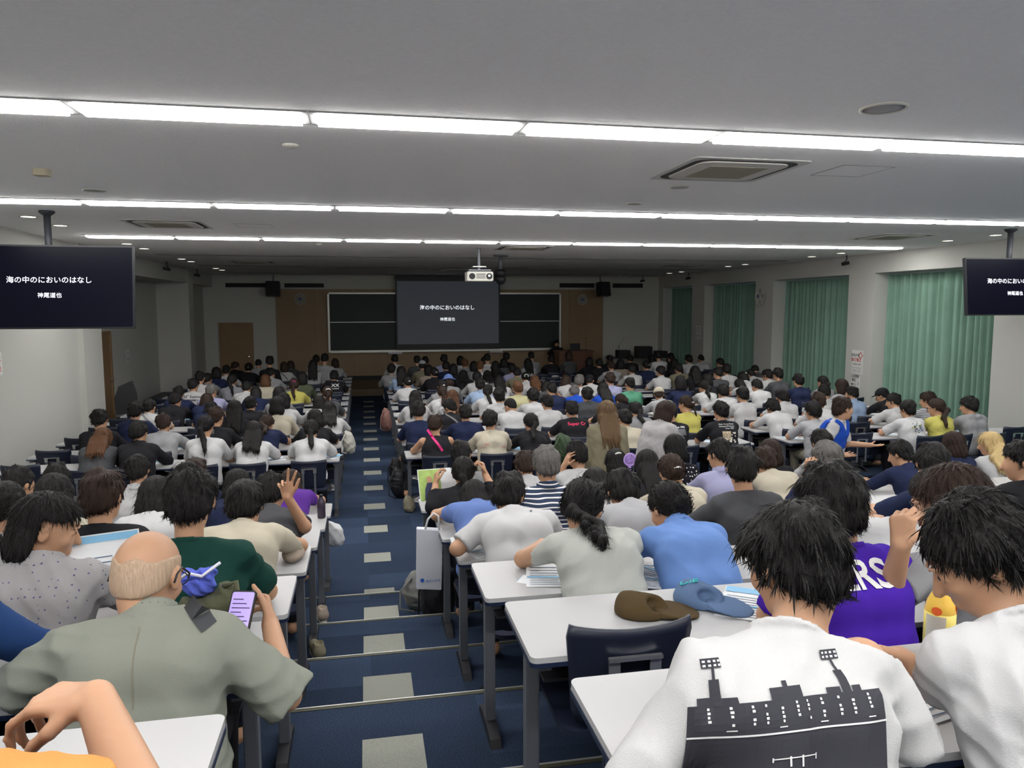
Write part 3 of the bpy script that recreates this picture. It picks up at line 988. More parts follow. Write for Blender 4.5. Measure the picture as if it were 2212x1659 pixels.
BLK_D = dict(L=[(-4.07, 1.877), (-2.193, 1.877)], M=[(.47, 1.86), (2.33, 1.86), (4.19, .90)], R=[(5.59, 1.877), (7.467, 1.877)])
BNAME = dict(L='left block', M='middle block', R='right block')
for r in ROWS:
    far, fl_ = FAR[r]
    for bk, L_ in BLK_D.items():
        for i, (x0, w_) in enumerate(L_):
            xs = [x0, x0 + w_ / 2, x0 + w_]
            if r in 'abcd' and bk == 'R':
                continue
            if not any(seen(x, y, fl_ + .7, 30) for x in xs for y in (far, far - .4)):
                continue
            pos = {('L', 0): 'wall end', ('L', 1): 'aisle end', ('M', 0): 'aisle end', ('M', 1): 'centre', ('M', 2): 'short right end', ('R', 0): 'left end', ('R', 1): 'window end'}[(bk, i)]
            dx = .05 if (r == 'f' and bk == 'M' and i == 0) else 0
            desk(w_, (x0 + w_ / 2 + dx, far - .225, fl_), 'white-topped lecture desk, %s, %s, %s' % (BNAME[bk], rowname(r), pos))

# ================================================================ PEOPLE
def Rz(a):
    c, s = math.cos(a), math.sin(a)
    return np.array([[c, -s, 0], [s, c, 0], [0, 0, 1]])
def Rx(a):
    c, s = math.cos(a), math.sin(a)
    return np.array([[1, 0, 0], [0, c, -s], [0, s, c]])
def Ry(a):
    c, s = math.cos(a), math.sin(a)
    return np.array([[c, 0, s], [0, 1, 0], [-s, 0, c]])
A_ = np.array
def unit(v):
    v = A_(v, float)
    return v / (np.linalg.norm(v) + 1e-9)

def handprims(W, d, n, side, curl=.5, spread=.15, scale=1.0, curls=None, thumb=.5):
    """palm, four fingers and a thumb as tapering bars; d along the forearm, n out of the palm"""
    d = unit(d)
    n = unit(A_(n) - d * np.dot(A_(n), d))
    lat = np.cross(d, n) * side          # towards the thumb side
    W = A_(W, float)
    P = []
    ks = []
    for i in range(4):
        o = (1.5 - i) * .0195 * scale
        K = W + d * (.085 - .006 * abs(i - 1)) * scale + lat * o
        ks.append(K)
        P.append((W + lat * o * .55 + d * .01, K, .0155 * scale, .0115 * scale, .012))
    L_ = [(.040, .024, .019), (.045, .027, .020), (.042, .025, .019), (.032, .019, .017)]
    for i in range(4):
        c = (curls[i] if curls else curl)
        a = 0
        p = ks[i]
        base = unit(d + lat * (1.5 - i) * spread)
        for j in range(3):
            a += c * (1.15, 1.35, .9)[j]
            v = base * math.cos(a) + n * math.sin(a)
            q = p + v * L_[i][j] * scale
            P.append((p, q, (.0092, .0083, .0075)[j] * scale, (.0083, .0075, .0066)[j] * scale, .004))
            p = q
    p = W + d * .02 * scale + lat * .022 * scale
    v = unit(d * .75 + lat * .75 + n * (.2 + thumb * .6))
    q = p + v * .045 * scale
    P.append((p, q, .015 * scale, .0115 * scale, .01))
    v = unit(d * .95 + lat * (.45 - thumb * .6) + n * (.2 + thumb * .7))
    q2 = q + v * .034 * scale
    P.append((q, q2, .0108 * scale, .0095 * scale, .004))
    P.append((q2, q2 + unit(v + n * thumb * .4) * .026 * scale, .0095 * scale, .0075 * scale, .004))
    return P

def skeleton(zh, lean, yaw, hs=1.0, wide=1.0, arms=None, stand=0, pitch=None, roll=0, head_dx=0, seat=.54, tgt=None):
    L_ = R_(lean)
    S = {}
    P0 = A_((0, 0, seat if not stand else stand))
    if tgt is None:
        tgt = A_((head_dx, .05 + .60 * math.sin(L_), zh))
    tgt = A_(tgt, float)
    head_dx = tgt[0]
    tgt[0] = 0
    ang = [.25 * L_, .75 * L_, 1.25 * L_, 1.6 * L_, 1.0 * L_]
    ln = [.17, .17, .14, .10, .085]
    pts = [P0]
    for a, l in zip(ang, ln):
        pts.append(pts[-1] + l * A_((0, math.sin(a), math.cos(a))))
    e = pts[-1] - P0
    g = tgt - P0
    k = np.linalg.norm(g) / np.linalg.norm(e)
    da = math.atan2(e[2], e[1]) - math.atan2(g[2], g[1])
    M = Rx(-da) * k
    pts = [P0 + M @ (p - P0) for p in pts]
    for i, p in enumerate(pts):
        p[0] += head_dx * (i / 5) ** 2
    S['P'], S['M'], S['T'], S['C'], S['B'], S['H'] = pts
    sd = unit(S['C'] - S['T'])
    S['sd'] = sd
    S['back'] = unit(A_((0, -sd[2], sd[1])))
    pit = pitch if pitch is not None else max(5, min(48, lean * .75 + 6))
    S['R'] = Rz(-R_(yaw)) @ Rx(-R_(pit)) @ Ry(R_(roll))
    S['wide'] = wide
    S['hs'] = hs
    S['stand'] = stand
    arms = arms or {}
    for s, nm in ((-1, 'l'), (1, 'r')):
        Sh = S['C'] - sd * .048 + A_((s * .158 * wide, .012, 0))
        S['S' + nm] = Sh
        a = arms.get(nm)
        if a:
            E, W = A_(a[0], float), A_(a[1], float)
        elif stand:
            E = Sh + A_((s * .05, -.01, -.28))
            W = E + A_((0, .06, -.24))
        else:
            zt = .745
            dz = min(.265, max(.05, Sh[2] - zt))
            hz = math.sqrt(max(.285 ** 2 - dz ** 2, .0004))
            E = Sh + A_((s * .42 * hz, .9 * hz, -dz))
            if E[1] < .14 and E[2] < .76:
                E[1] = .14
            W = E + A_((-s * .13, .19, 0))
            W[2] = .742
            E[2] = max(E[2], .744)
        S['E' + nm], S['W' + nm] = E, W
        S['h' + nm] = (a[2] if a and len(a) > 2 else {})
    for s, nm in ((-1, 'l'), (1, 'r')):
        if stand:
            S['legs' + nm] = [A_((s * .085, 0, stand - .02)), A_((s * .09, .02, stand * .52)), A_((s * .09, -.01, .08)), A_((s * .10, .13, .035))]
        else:
            S['legs' + nm] = [A_((s * .085, .03, .52)), A_((s * .10, .40, .50)), A_((s * .10, .38, .09)), A_((s * .11, .52, .04))]
    return S

def torso(f, S, e, k=.04, slack=0):
    w_ = S['wide']
    P, M, T, Cc = S['P'], S['M'], S['T'], S['C']
    b = S['back']
    x = lambda v, dx: v + A_((dx * w_, 0, 0))
    f.cone(x(P, -.075), x(P, .075), .102 + e, .102 + e, k)
    for s in (-1, 1):
        f.cone(x(P, s * .07), x(M, s * .06), .102 + e, .088 + e + slack, k)
        f.cone(x(M, s * .06), x(T, s * .078), .088 + e + slack, .092 + e, k)
        f.cone(x(T, s * .078), x(Cc - S['sd'] * .055, s * .092), .092 + e, .060 + e, k)
        f.cone(Cc + S['sd'] * .004 + A_((s * .018, 0, 0)), S['Sl' if s < 0 else 'Sr'], .044 + e, .045 + e, k)
    f.cone(x(T, -.06), x(T, .06), .090 + e, .090 + e, k)

def headprims(f, S, h, female=False):
    H, R, q = S['H'], S['R'], S['hs']
    L_ = lambda v: H + R @ (A_(v) * q)
    E = lambda c, r, k=.015: f.ell(L_(c), [t * q for t in r], R, k)
    E((0, -.014, .022), (.075, .093, .088))
    E((0, .030, -.035), (.061, .064, .080), .03)
    E((0, .050, -.088), (.036 if female else .040, .036, .030), .03)
    E((0, .072, -.03), (.040, .024, .040), .02)
    f.cone(L_((0, .092, .004)), L_((0, .113, -.032)), .0085 * q, .0125 * q, .012)
    if h < .01:
        for s in (-1, 1):
            f.ell(L_((s * .031, .101, .008)), [.016 * q, .013 * q, .010 * q], R, -.012)
            E((s * .031, .083, .006), (.013, .013, .011), .003)
            E((s * .040, .070, -.025), (.018, .018, .018), .02)
            f.cone(L_((s * .013, .099, .026)), L_((s * .045, .086, .026)), .006 * q, .005 * q, .01)
        f.cone(L_((-.018, .094, -.066)), L_((.018, .094, -.066)), .0065 * q, .0065 * q, .006)
        f.cone(L_((-.014, .093, -.076)), L_((.014, .093, -.076)), .007 * q, .007 * q, .005)
    er = max(.011, h * .8)
    for s in (-1, 1):
        E((s * .079, -.004, -.006), (er, .019, .031), .006)
        if h < .01:
            f.ell(L_((s * .089, .002, -.002)), [.007, .009, .017], R, -.006)
    f.cone(S['C'] - S['sd'] * .03 - S['back'] * .012, L_((0, -.026, -.065)), .050, .052, .03)

def bodymesh(S, h, name='body'):
    pts = [S[k] for k in ('P', 'H', 'El', 'Er', 'Wl', 'Wr', 'Sl', 'Sr')] + list(S['legsl']) + list(S['legsr'])
    lo, hi = np.min(pts, 0) - .22, np.max(pts, 0) + .22
    lo[2] = -.02
    f = SDF(lo, hi, h)
    torso(f, S, -.020)
    headprims(f, S, h, S.get('female'))
    mr = h * .75
    for s, n in ((-1, 'l'), (1, 'r')):
        f.cone(S['S' + n], S['E' + n], .047, .038, .03)
        W = S['W' + n]
        f.cone(S['E' + n], W, .039, .027, .02)
        hd = S['h' + n]
        d = hd.get('d', W - S['E' + n])
        nn = hd.get('n', (0, 0, -1))
        for a, b, ra, rb, k in handprims(W, d, nn, s if not hd.get('flip') else -s, hd.get('curl', .45), hd.get('spread', .1), hd.get('scale', 1.0), hd.get('curls'), hd.get('thumb', .4)):
            f.cone(a, b, max(ra, mr), max(rb, mr * .9), k)
        g = S['legs' + n]
        f.cone(g[0], g[1], .080, .052, .03)
        f.cone(g[1], g[2], .052, .036, .03)
        f.cone(g[2] - A_((0, .03, 0)), g[3], .038, .028, .02)
    return f.mesh(name)

def folds(f, S, amp, seed, freq=1.0):
    rnd = np.random.RandomState(seed)
    x, y, z = f._pts((slice(None),) * 3)
    D = 0
    for i in range(4):
        a = rnd.uniform(-1, 1, 3) * A_((1, .7, 1)) * (15 + 13 * i) * freq
        b = rnd.uniform(-1, 1, 3) * 13 * freq
        w1 = np.sin(b[0] * x + b[1] * y + b[2] * z + rnd.uniform(0, 6))
        D = D + (1 - np.abs(np.sin(a[0] * x + a[1] * y + a[2] * z + 1.6 * w1 + rnd.uniform(0, 6)))) * (.5 ** (i * .4)) * (.5 + .5 * w1)
    f.F = f.F - (amp * (D - .8)).astype(np.float32)

def shirtmesh(S, h, kind, seed, amp=.004, loose=.016):
    lo = np.min([S[k] for k in ('P', 'C', 'El', 'Er', 'Wl', 'Wr', 'Sl', 'Sr')], 0) - .2
    hi = np.max([S[k] for k in ('P', 'C', 'El', 'Er', 'Wl', 'Wr', 'Sl', 'Sr')], 0) + .17
    lo[2] = max(lo[2], S['P'][2] - .14)
    f = SDF(lo, hi, h)
    torso(f, S, loose, .032, .014)
    longs = kind in ('j', 'k', 'h', 'l')
    nd_ = unit(S['B'] - S['C'])
    if kind != 'v':
        f.cone(S['C'] - nd_ * .05, S['C'] + nd_ * .03, .062 + loose * .4, .056 + loose * .3, .03)
    base = f.F.copy()
    for n in 'lr':
        Sh, E, W = S['S' + n], S['E' + n], S['W' + n]
        if kind == 'v':
            continue
        f2 = SDF.__new__(SDF)
        f2.lo, f2.h, f2.ax, f2.n = f.lo, f.h, f.ax, f.n
        f2.F = np.full(f.n, .08, np.float32)
        d = unit(E - Sh)
        if longs:
            f2.cone(Sh, E, .050 + loose * .8, .046 + loose * .6, .02)
            f2.cone(E, W, .046 + loose * .6, .034 + loose * .4, .02)
            wd = unit(W - E)
            x, y, z = f2._pts((slice(None),) * 3)
            c = E + wd * (np.linalg.norm(W - E) - .02)
            dd = (x - c[0]) * wd[0] + (y - c[1]) * wd[1] + (z - c[2]) * wd[2]
            f2.F = np.maximum(f2.F, np.where((x - W[0]) ** 2 + (y - W[1]) ** 2 + (z - W[2]) ** 2 < .02, dd, -1).astype(np.float32))
        else:
            c = Sh + d * np.linalg.norm(E - Sh) * S.get('slv', .84)
            f2.cone(Sh, c + d * .06, .048 + loose, .052 + loose * 1.25, .02)
            f2.plane(c, d)
        hh = np.clip(.5 + .5 * (f.F - f2.F) / .035, 0, 1)
        f.F = f.F * (1 - hh) + f2.F * hh - .035 * hh * (1 - hh)
    nd = unit(S['B'] - S['C'])
    # neck opening
    N0 = S['C'] + nd * (.035 if kind != 'v' and kind != 'U' else .005)
    x, y, z = f._pts((slice(None),) * 3)
    ax = (x - N0[0]) * nd[0] + (y - N0[1]) * nd[1] + (z - N0[2]) * nd[2]
    f.F = np.maximum(f.F, ax.astype(np.float32))
    if kind == 'v':
        for s, n in ((-1, 'l'), (1, 'r')):
            Sh = S['S' + n]
            f.F = np.maximum(f.F, -(np.sqrt((x - Sh[0] - s * .035) ** 2 + (y - Sh[1]) ** 2 + (z - Sh[2]) ** 2) - .09).astype(np.float32))
    if amp:
        folds(f, S, amp, seed)
    # collar band
    rr, tube = (.064, .0085) if kind in ('t', 'v', 'k') else (.066, .014)
    N1 = S['C'] + nd * .028
    ax = (x - N1[0]) * nd[0] + (y - N1[1]) * nd[1] + (z - N1[2]) * nd[2]
    rad = np.sqrt(np.maximum((x - N1[0]) ** 2 + (y - N1[1]) ** 2 + (z - N1[2]) ** 2 - ax ** 2, 0))
    if kind in ('t', 'k'):
        tor = np.sqrt((rad - rr) ** 2 + ax ** 2) - max(tube, h * .8)
        f.F = np.minimum(f.F, tor.astype(np.float32))
    elif kind in ('s', 'p', 'j', 'l'):
        col = np.maximum(np.abs(rad - rr - .2 * (.02 - ax) * (ax < .02)) - max(.006, h * .7), np.abs(ax - .008) - .026)
        f.F = np.minimum(f.F, col.astype(np.float32))
    if kind == 'h':
        hc = S['C'] + S['back'] * .065 - S['sd'] * .03
        f.ell(hc, (.115, .05, .075), None, .02)
        f.ell(hc + A_((0, -.02, .075)), (.05, .04, .04), None, -.02)
    f.plane((0, 0, S['P'][2] - .10), (0, 0, -1))
    return f.mesh('shirt')

def trousermesh(S, h, short=False):
    f = SDF((-.26, -.2, .03), (.26, .62, S['P'][2] + .14), h)
    w_ = S['wide']
    P = S['P']
    f.cone(P + A_((-.07, 0, -.01)), P + A_((.07, 0, -.01)), .118, .118, .03)
    for n in 'lr':
        g = S['legs' + n]
        f.cone(g[0], g[1], .092, .066, .03)
        f.cone(g[1], g[2], .064, .052, .025)
    f.plane((0, 0, .13 if not short else .40), (0, 0, -1))
    f.plane((0, 0, P[2] + .08), (0, 0, 1))
    return f.mesh('trousers')

def hairmesh(S, h, style, seed, bald=False):
    H, R, q = S['H'], S['R'], S['hs']
    rnd = random.Random(seed)
    L_ = lambda v: H + R @ (A_(v) * q)
    rad = .34 if style in 'LP' else .24
    lo, hi = H - A_((.22, .34, .52 if style in 'LP' else .30)), H + A_((.22, .22, .20))
    f = SDF(lo, hi, h)
    E = lambda c, r, k=.02: f.ell(L_(c), [t * q for t in r], R, k)
    th = dict(S=.012, F=.014, B=.019, L=.018, P=.013, U=.013, K=.007, Z=.0018, G=.016, C=.008, X=.006)[style] + rnd.uniform(-.002, .003)
    E((0, -.016, .024), (.076 + th, .094 + th, .089 + th * 1.1))
    if style in 'ZK':
        E((0, -.044, -.022), (.064 + th, .050 + th, .062))
    else:
        E((0, -.050, -.028), (.068 + th * .8, .052 + th, .070))
    x, y, z = f.local(H, R)
    x, y, z = x / q, y / q, z / q
    ang = np.arctan2(x, -(y + .02))
    if style in 'FSG':
        for i in range(10 if style != 'F' else 16):      # tufts
            a = rnd.uniform(-2.9, 2.9)
            el = rnd.uniform(-.1, 1.3)
            c = (.080 * math.sin(a) * math.cos(el), -.016 - .098 * math.cos(a) * math.cos(el), .024 + .095 * math.sin(el))
            t = .018 if style != 'F' else .021
            E(c, (t, t, t * 1.2), .022)
    face = y - (.040 + 1.15 * np.maximum(z - .022, 0) - (.01 if style in 'BL' else 0))
    cut = None
    if style in 'SFGKC':
        low = dict(S=-.004, F=-.022, G=-.002, K=.004, C=-.004)[style]
        cut = .80 * y + low - z + .012 * (np.abs(x) < .03) * 0
        cut = np.maximum(cut, -.108 - z)
    elif style == 'Z':
        cut = np.maximum(.75 * y - .01 - z, z - (.036 + .30 * (y + .06) + .006 * np.sin(x * 90)))
    elif style in 'PU':
        cut = np.maximum(.72 * y - .016 - z, -.098 - z)
    if style in 'BLX':
        bot = dict(B=-.150, L=-.2, X=-.12)[style] + rnd.uniform(-.012, .02)
        E((0, -.030, -.055), (.090 + th * .5, .078 + th * .5, .090), .02)
        E((0, -.030, bot + .055), (.086 + th * .5, .070 + th * .3, .065), .03)
        if style != 'L':
            cut = bot + .006 * np.sin(60 * x + seed) - z
    f.F = f.F + (.0028 * np.sin(ang * 46 + 9 * z * 10 + seed) * (h < .013) + .003 * np.sin(ang * 17 + 30 * z + seed * 2)).astype(np.float32) * (0 if style in 'ZK' else 1)
    if S.get('tuck'):
        face = np.maximum(face, np.minimum(y + .022, .045 - z))
    f.F = np.maximum(f.F, face.astype(np.float32))
    if cut is not None:
        hh = cut.astype(np.float32)
        f.F = np.maximum(f.F, hh)
    bk, sd = S['back'], S['sd']
    tail = []
    if style in 'FS' and rnd.random() < .8:              # sideburns / nape wisps
        for s in (-1, 1):
            f.cone(L_((s * .080, .014, .02)), L_((s * .078, .012, -.018)), .011 * q, .006 * q, .006)
    if style in 'BL' and not S.get('tuck'):
        for s in (-1, 1):
            f.cone(L_((s * .078, .018, .03)), L_((s * .080, .012, -.10)), .020 * q, .012 * q, .02)
    if style == 'L':
        for dx in (-.062, -.03, 0, .03, .062):
            a = L_((dx, -.085, -.04))
            b = S['C'] + bk * .088 + A_((dx * 1.15, 0, .0))
            c = S['T'] + bk * .122 + A_((dx * (1.1 + .3 * rnd.random()), 0, rnd.uniform(-.03, .03)))
            ln = S.get('hairlen', .02)
            d = c - sd * ln + A_((0, 0, rnd.uniform(-.03, .02)))
            f.cone(a, b, .040, .034, .025)
            f.cone(b, c, .034, .024, .02)
            f.cone(c, d, .024, .006, .012)
    if style == 'P':
        low = S.get('tie', -.02)
        t0 = L_((0, -.100, low))
        f.cone(L_((0, -.08, low)), t0, .03, .022, .02)
        t1 = t0 + R @ A_((0, -.035, -.03))
        b = S['C'] + bk * .095 + A_((rnd.uniform(-.02, .02), 0, .0))
        c = S['T'] + bk * .128 + A_((rnd.uniform(-.03, .03), 0, .02))
        if t1[2] < b[2]:
            b = t1 + A_((0, -.01, -.05))
        f.cone(t0, t1, .020, .028, .012)
        kb = .55 if S.get('braid') else 1
        f.cone(t1, b, .030 * kb, .032 * kb, .015)
        f.cone(b, c, .032 * kb, .022 * kb, .015)
        f.cone(c, c - sd * .05, .020, .005, .01)
        if S.get('braid'):
            for k in range(7):
                p = t1 + (c - t1) * k / 6
                f.ell(p + A_((.009 * (-1) ** k, 0, 0)), (.019, .016, .021), None, .006)
    if style == 'U':
        u = L_((0, -.108, S.get('tie', -.02)))
        f.ell(u, (.040, .034, .036), R, .01)
        f.cone(u + A_((-.02, -.01, 0)), u + A_((.02, -.01, -.02)), .022, .02, .008)
        if S.get('braid'):
            p = u
            for k in range(9):
                p2 = p + A_((.012 if k < 4 else .004, -.006, -.03))
                f.cone(p, p2, .018 - .0012 * k, .016 - .0012 * k, .004)
                p = p2
    me = f.mesh('hair')
    strands(me, S, h, style, seed)
    return me

def strands(me, S, h, style, seed):
    if style in 'Z':
        return
    rs = np.random.RandomState(seed)
    nf = len(me.polygons)
    if not nf:
        return
    V = np.empty(len(me.vertices) * 3, np.float32)
    me.vertices.foreach_get('co', V)
    V = V.reshape(-1, 3)
    Cn = np.empty(nf * 3, np.float32); me.polygons.foreach_get('center', Cn); Cn = Cn.reshape(-1, 3)
    Nn = np.empty(nf * 3, np.float32); me.polygons.foreach_get('normal', Nn); Nn = Nn.reshape(-1, 3)
    N, w_ = (6500, .0011) if h < .0088 else ((3000, .0018) if h < .0105 else ((1500, .003) if h < .0125 else (700, .0045)))
    Lh = dict(S=.032, F=.042, B=.06, L=.085, P=.05, U=.05, K=.010, G=.030, C=.025, X=.05).get(style, .04)
    idx = rs.randint(0, nf, N)
    H, R = S['H'], S['R']
    if S.get('tuck'):
        lp = (Cn[idx] - H) @ R
        idx = idx[(lp[:, 1] < -.03) | (lp[:, 2] > .075)]
        N = len(idx)
    p, n = Cn[idx], Nn[idx]
    crown = H + R @ A_((.010, -.050, .165))
    if style in 'PU':
        tie = H + R @ A_((0, -.11, S.get('tie', -.02)))
        d = tie - p
        far_ = np.linalg.norm(p - H, axis=1) > .16
        d[far_] = (0, 0, -1)
    else:
        d = p - crown
        d = d / (np.linalg.norm(d, axis=1)[:, None] + 1e-6) + A_((0, 0, -.35 if style in 'SFGK' else -1.3))
        d += rs.normal(0, .12 if style in 'FS' else .05, d.shape)
    d = d - n * (d * n).sum(1)[:, None]
    d /= np.linalg.norm(d, axis=1)[:, None] + 1e-6
    L_ = Lh * rs.uniform(.6, 1.25, N)[:, None]
    lift = (rs.uniform(0, 1, N) ** 4 * (.005 if style in 'FS' else .0025) + .0006)[:, None]
    side = np.cross(n, d)
    side += rs.normal(0, .25, side.shape)
    ww = w_ * rs.uniform(.6, 1.5, N)[:, None]
    pts = []
    for k, u in enumerate((0, .35, .7, 1)):
        q = p - n * .002 + d * L_ * u + n * (lift * u ** 1.4 - (L_ * u) ** 2 / .19)
        if k < 3:
            pts += [q - side * ww * (1 - .3 * u), q + side * ww * (1 - .3 * u)]
        else:
            pts.append(q)
    P = np.stack(pts, 1).reshape(-1, 3)
    base = len(V) + 7 * np.arange(N)[:, None]
    quads = np.concatenate([base + A_([0, 1, 3, 2]), base + A_([2, 3, 5, 4])])
    tris = base + A_([4, 5, 6])
    n0, l0 = len(me.polygons), len(me.loops)
    me.vertices.add(len(P))
    me.vertices.foreach_set('co', np.concatenate([V, P]).astype(np.float32).ravel())
    oldv = np.empty(l0, np.int32); me.loops.foreach_get('vertex_index', oldv)
    olds = np.empty(n0, np.int32); me.polygons.foreach_get('loop_start', olds)
    me.loops.add(quads.size + tris.size)
    me.loops.foreach_set('vertex_index', np.concatenate([oldv, quads.ravel(), tris.ravel()]).astype(np.int32))
    me.polygons.add(len(quads) + len(tris))
    me.polygons.foreach_set('loop_start', np.concatenate([olds, l0 + 4 * np.arange(len(quads)), l0 + quads.size + 3 * np.arange(len(tris))]).astype(np.int32))
    me.update(calc_edges=True)
    me.shade_smooth()

WORDH = dict(S='short %s hair', F='fluffy %s hair', B='%s bob', L='long %s hair', P='%s ponytail', U='%s bun', K='cropped %s hair', Z='bald head', G='thin %s hair', C='cap', X='bucket hat')
WORDT = dict(t='t-shirt', s='shirt', k='knit top', v='sleeveless top', j='jacket', p='polo', h='hooded top', l='shirt')

def person(r, X, zh, lean, hair, hc, top, tc, yaw, ex, label, loc=None, S=None, h=None, amp=.004, group='audience members at the desks', pants='black'):
    far, fl_ = FAR[r] if r else (0, 0)
    near_ = r in 'abc' if r else True
    mid = r in 'defg' if r else True
    if h is None:
        h = .0085 if near_ else (.0105 if mid else (.0125 if r in 'hijk' else .0155))
    seed = int(abs(X) * 100 + ord(r or 'z') * 7)
    rnd = random.Random(seed)
    wide = 1.0 if hair in 'SFKGZ' else .92
    if S is None:
        S = skeleton(zh, lean, yaw, 1.0 + rnd.uniform(-.02, .04), wide * rnd.uniform(.98, 1.05), roll=rnd.uniform(-5, 5), pitch=None)
    S['female'] = hair in 'BLPU'
    if 'braid' in ex:
        S['braid'] = 1
    if loc is None:
        loc = (X, far - .45 - .12, fl_)
    t = thing('person', label, 'person', loc, 0, group)
    parts = {}
    ch = 0 if near_ else (.0015 if mid else .002)
    parts['body'] = link('body', bodymesh(S, h), SKIN, t)
    kind = top
    pat = next((p for p in ('vst', 'st') if p in ex), None)
    parts['shirt'] = link('jacket' if tc == 'jacket' else {'j': 'jacket', 'h': 'hooded_top'}.get(top, 'shirt'), shirtmesh(S, h, kind, seed, amp * (2.6 if h < .009 else 1.8), .022 if top in 'jh' else S.get('loose', .015)), cloth(tc, pat=pat), t)
    parts['trousers'] = link('trousers', trousermesh(S, max(h, .012)), cloth(pants if pants != 'black' or rnd.random() < .6 else rnd.choice(('navy', 'dgrey', 'khak2'))), t)
    hcol = 'g' if hair == 'G' and hc == 'g' else ('b' if hc == 'w' and hair in 'CX' else ('w' if hair == 'Z' else hc))
    hcol = 'k' if hcol == 'c' else hcol
    parts['hair'] = link('hair', hairmesh(S, h * .9, hair, seed), hairmat('hair_' + hcol, HAIRC[hcol][0]), t)
    H, R, q = S['H'], S['R'], S['hs']
    ML = Matrix.Translation(Vector(H)) @ Matrix([list(R[i]) + [0] for i in range(3)] + [[0, 0, 0, 1]]) @ Matrix.Scale(q, 4)
    if hair in 'CX':
        f = SDF(H - .2, H + .2, h * .8)
        f.ell(H + R @ A_((0, -.014, .036)), (.094, .112, .094), R, .02)
        x, y, z = f.local(H, R)
        inner = z - (.028 + .10 * y)
        f.F = np.maximum(f.F, -inner.astype(np.float32))
        if hair == 'C':
            f.ell(H + R @ A_((0, .105, .040)), (.068, .065, .008), R, .01)
        else:
            f.ell(H + R @ A_((0, -.01, .022)), (.145, .155, .010), R, .02)
        ccol = {'k': 'black', 'w': 'cream', 'c': 'lgrey', 'b': 'pblue'}.get(hc, 'black')
        link('cap' if hair == 'C' else 'bucket_hat', f.mesh('cap'), cloth(ccol), t)
    if 'clip' in ex or 'clipp' in ex or 'scrun' in ex:
        cm = mat('hair_clip_white', (.7, .7, .68), rough=.4) if 'clipp' not in ex else mat('pink_ribbon', (.55, .04, .22), rough=.6)
        mb = MB()
        if 'scrun' in ex:
            mb.tube([ML @ Vector((.042 * math.cos(a), -.128 - .004 * math.sin(a), .0 + .036 * math.sin(a))) for a in [k * .6283 for k in range(11)]], .008, 8)
        else:
            zz = -.01 if hair == 'U' else .045
            mb.tube([ML @ Vector((.035 * math.cos(a), -.135 + .03 * abs(math.cos(a)), zz + .012 * math.sin(a))) for a in [k * .5236 for k in range(7)]], .009, 8)
        mb.build('hair_clip', cm, t, True)
    if 'glasses' in ex:
        mb = MB()
        for s in (-1, 1):
            mb.tube([ML @ Vector((s * .032 + .024 * math.cos(a), .112 - abs(s * .032 + .024 * math.cos(a)) * .12, .004 + .017 * math.sin(a))) for a in [k * .5236 for k in range(13)]], .0018, 6)
            mb.tube([ML @ Vector(v) for v in ((s * .056, .104, .008), (s * .078, .06, .010), (s * .083, -.01, .006))], .0022, 6)
        mb.tube([ML @ Vector(v) for v in ((-.009, .112, .006), (0, .114, .009), (.009, .112, .006))], .0018, 6)
        mb.build('glasses', M_BLACKP, t, True)
    if 'mask' in ex:
        f = SDF(H - .2, H + .2, h * .6)
        f.ell(H + R @ (A_((0, .062, -.060)) * q), (.056, .060, .050), R, .01)
        x, y, z = f.local(H, R)
        f.F = np.maximum(f.F, (.035 - y).astype(np.float32))
        link('face_mask', f.mesh('mask'), mat('mask_white', (.72, .74, .76), rough=.8), t)
        mb = MB()
        for s in (-1, 1):
            mb.tube([ML @ Vector(v) for v in ((s * .056, .05, -.04), (s * .080, .0, -.01), (s * .084, -.02, -.005))], .0016, 5)
        mb.build('mask_loop', mat('mask_white', ()), t)
    if 'strap' in ex or 'pstrap' in ex:
        m_ = mat('pink_strap', (.65, .02, .18), rough=.6) if 'pstrap' in ex else mat('strap_grey', (.16, .16, .17) if tc == 'black' else (.02, .02, .02), rough=.7)
        strapmesh(S, parts['shirt'].data, m_, t, (-.13, .10) if 'pstrap' not in ex else (-.11, .06), -.10)
    for e in ex:
        if e.startswith('pr='):
            smallprint(S, parts['shirt'].data, e[3:], t)
    if 'tag' in ex:
        onback(S, parts['shirt'].data, textmesh('▯', .05), mat('print_white', (.7, .7, .7)), t, (-.02, .07))
    return t, S, parts

def bvh_of(me):
    V = np.empty(len(me.vertices) * 3, np.float32)
    me.vertices.foreach_get('co', V)
    P = [tuple(p.vertices) for p in me.polygons]
    return BVHTree.FromPolygons([tuple(v) for v in V.reshape(-1, 3)], P)

def onback(S, shirt, me, m_, parent, at=(0, 0), name='shirt_print', off=.0035, tree=None, front=False):
    """drape a flat mesh (x right, y up) onto the back of a shirt"""
    tree = tree or bvh_of(shirt)
    sd, bk = Vector(S['sd']), Vector(S['back'])
    upd = Vector(unit(S['C'] - S['M']))
    n = Vector((0, -upd.z, upd.y))
    sx_ = 1
    if front:
        n, sx_ = -n, -1
    o = Vector(S['T'] + (S['C'] - S['T']) * .3)
    for v in me.vertices:
        p = o + Vector((sx_, 0, 0)) * (v.co.x + at[0]) + upd * (v.co.y + at[1]) + n * .5
        hit = tree.ray_cast(p, -n)
        if hit[0]:
            v.co = hit[0] + n * off
        else:
            v.co = p - n * .42
    return link(name, me, m_, parent)

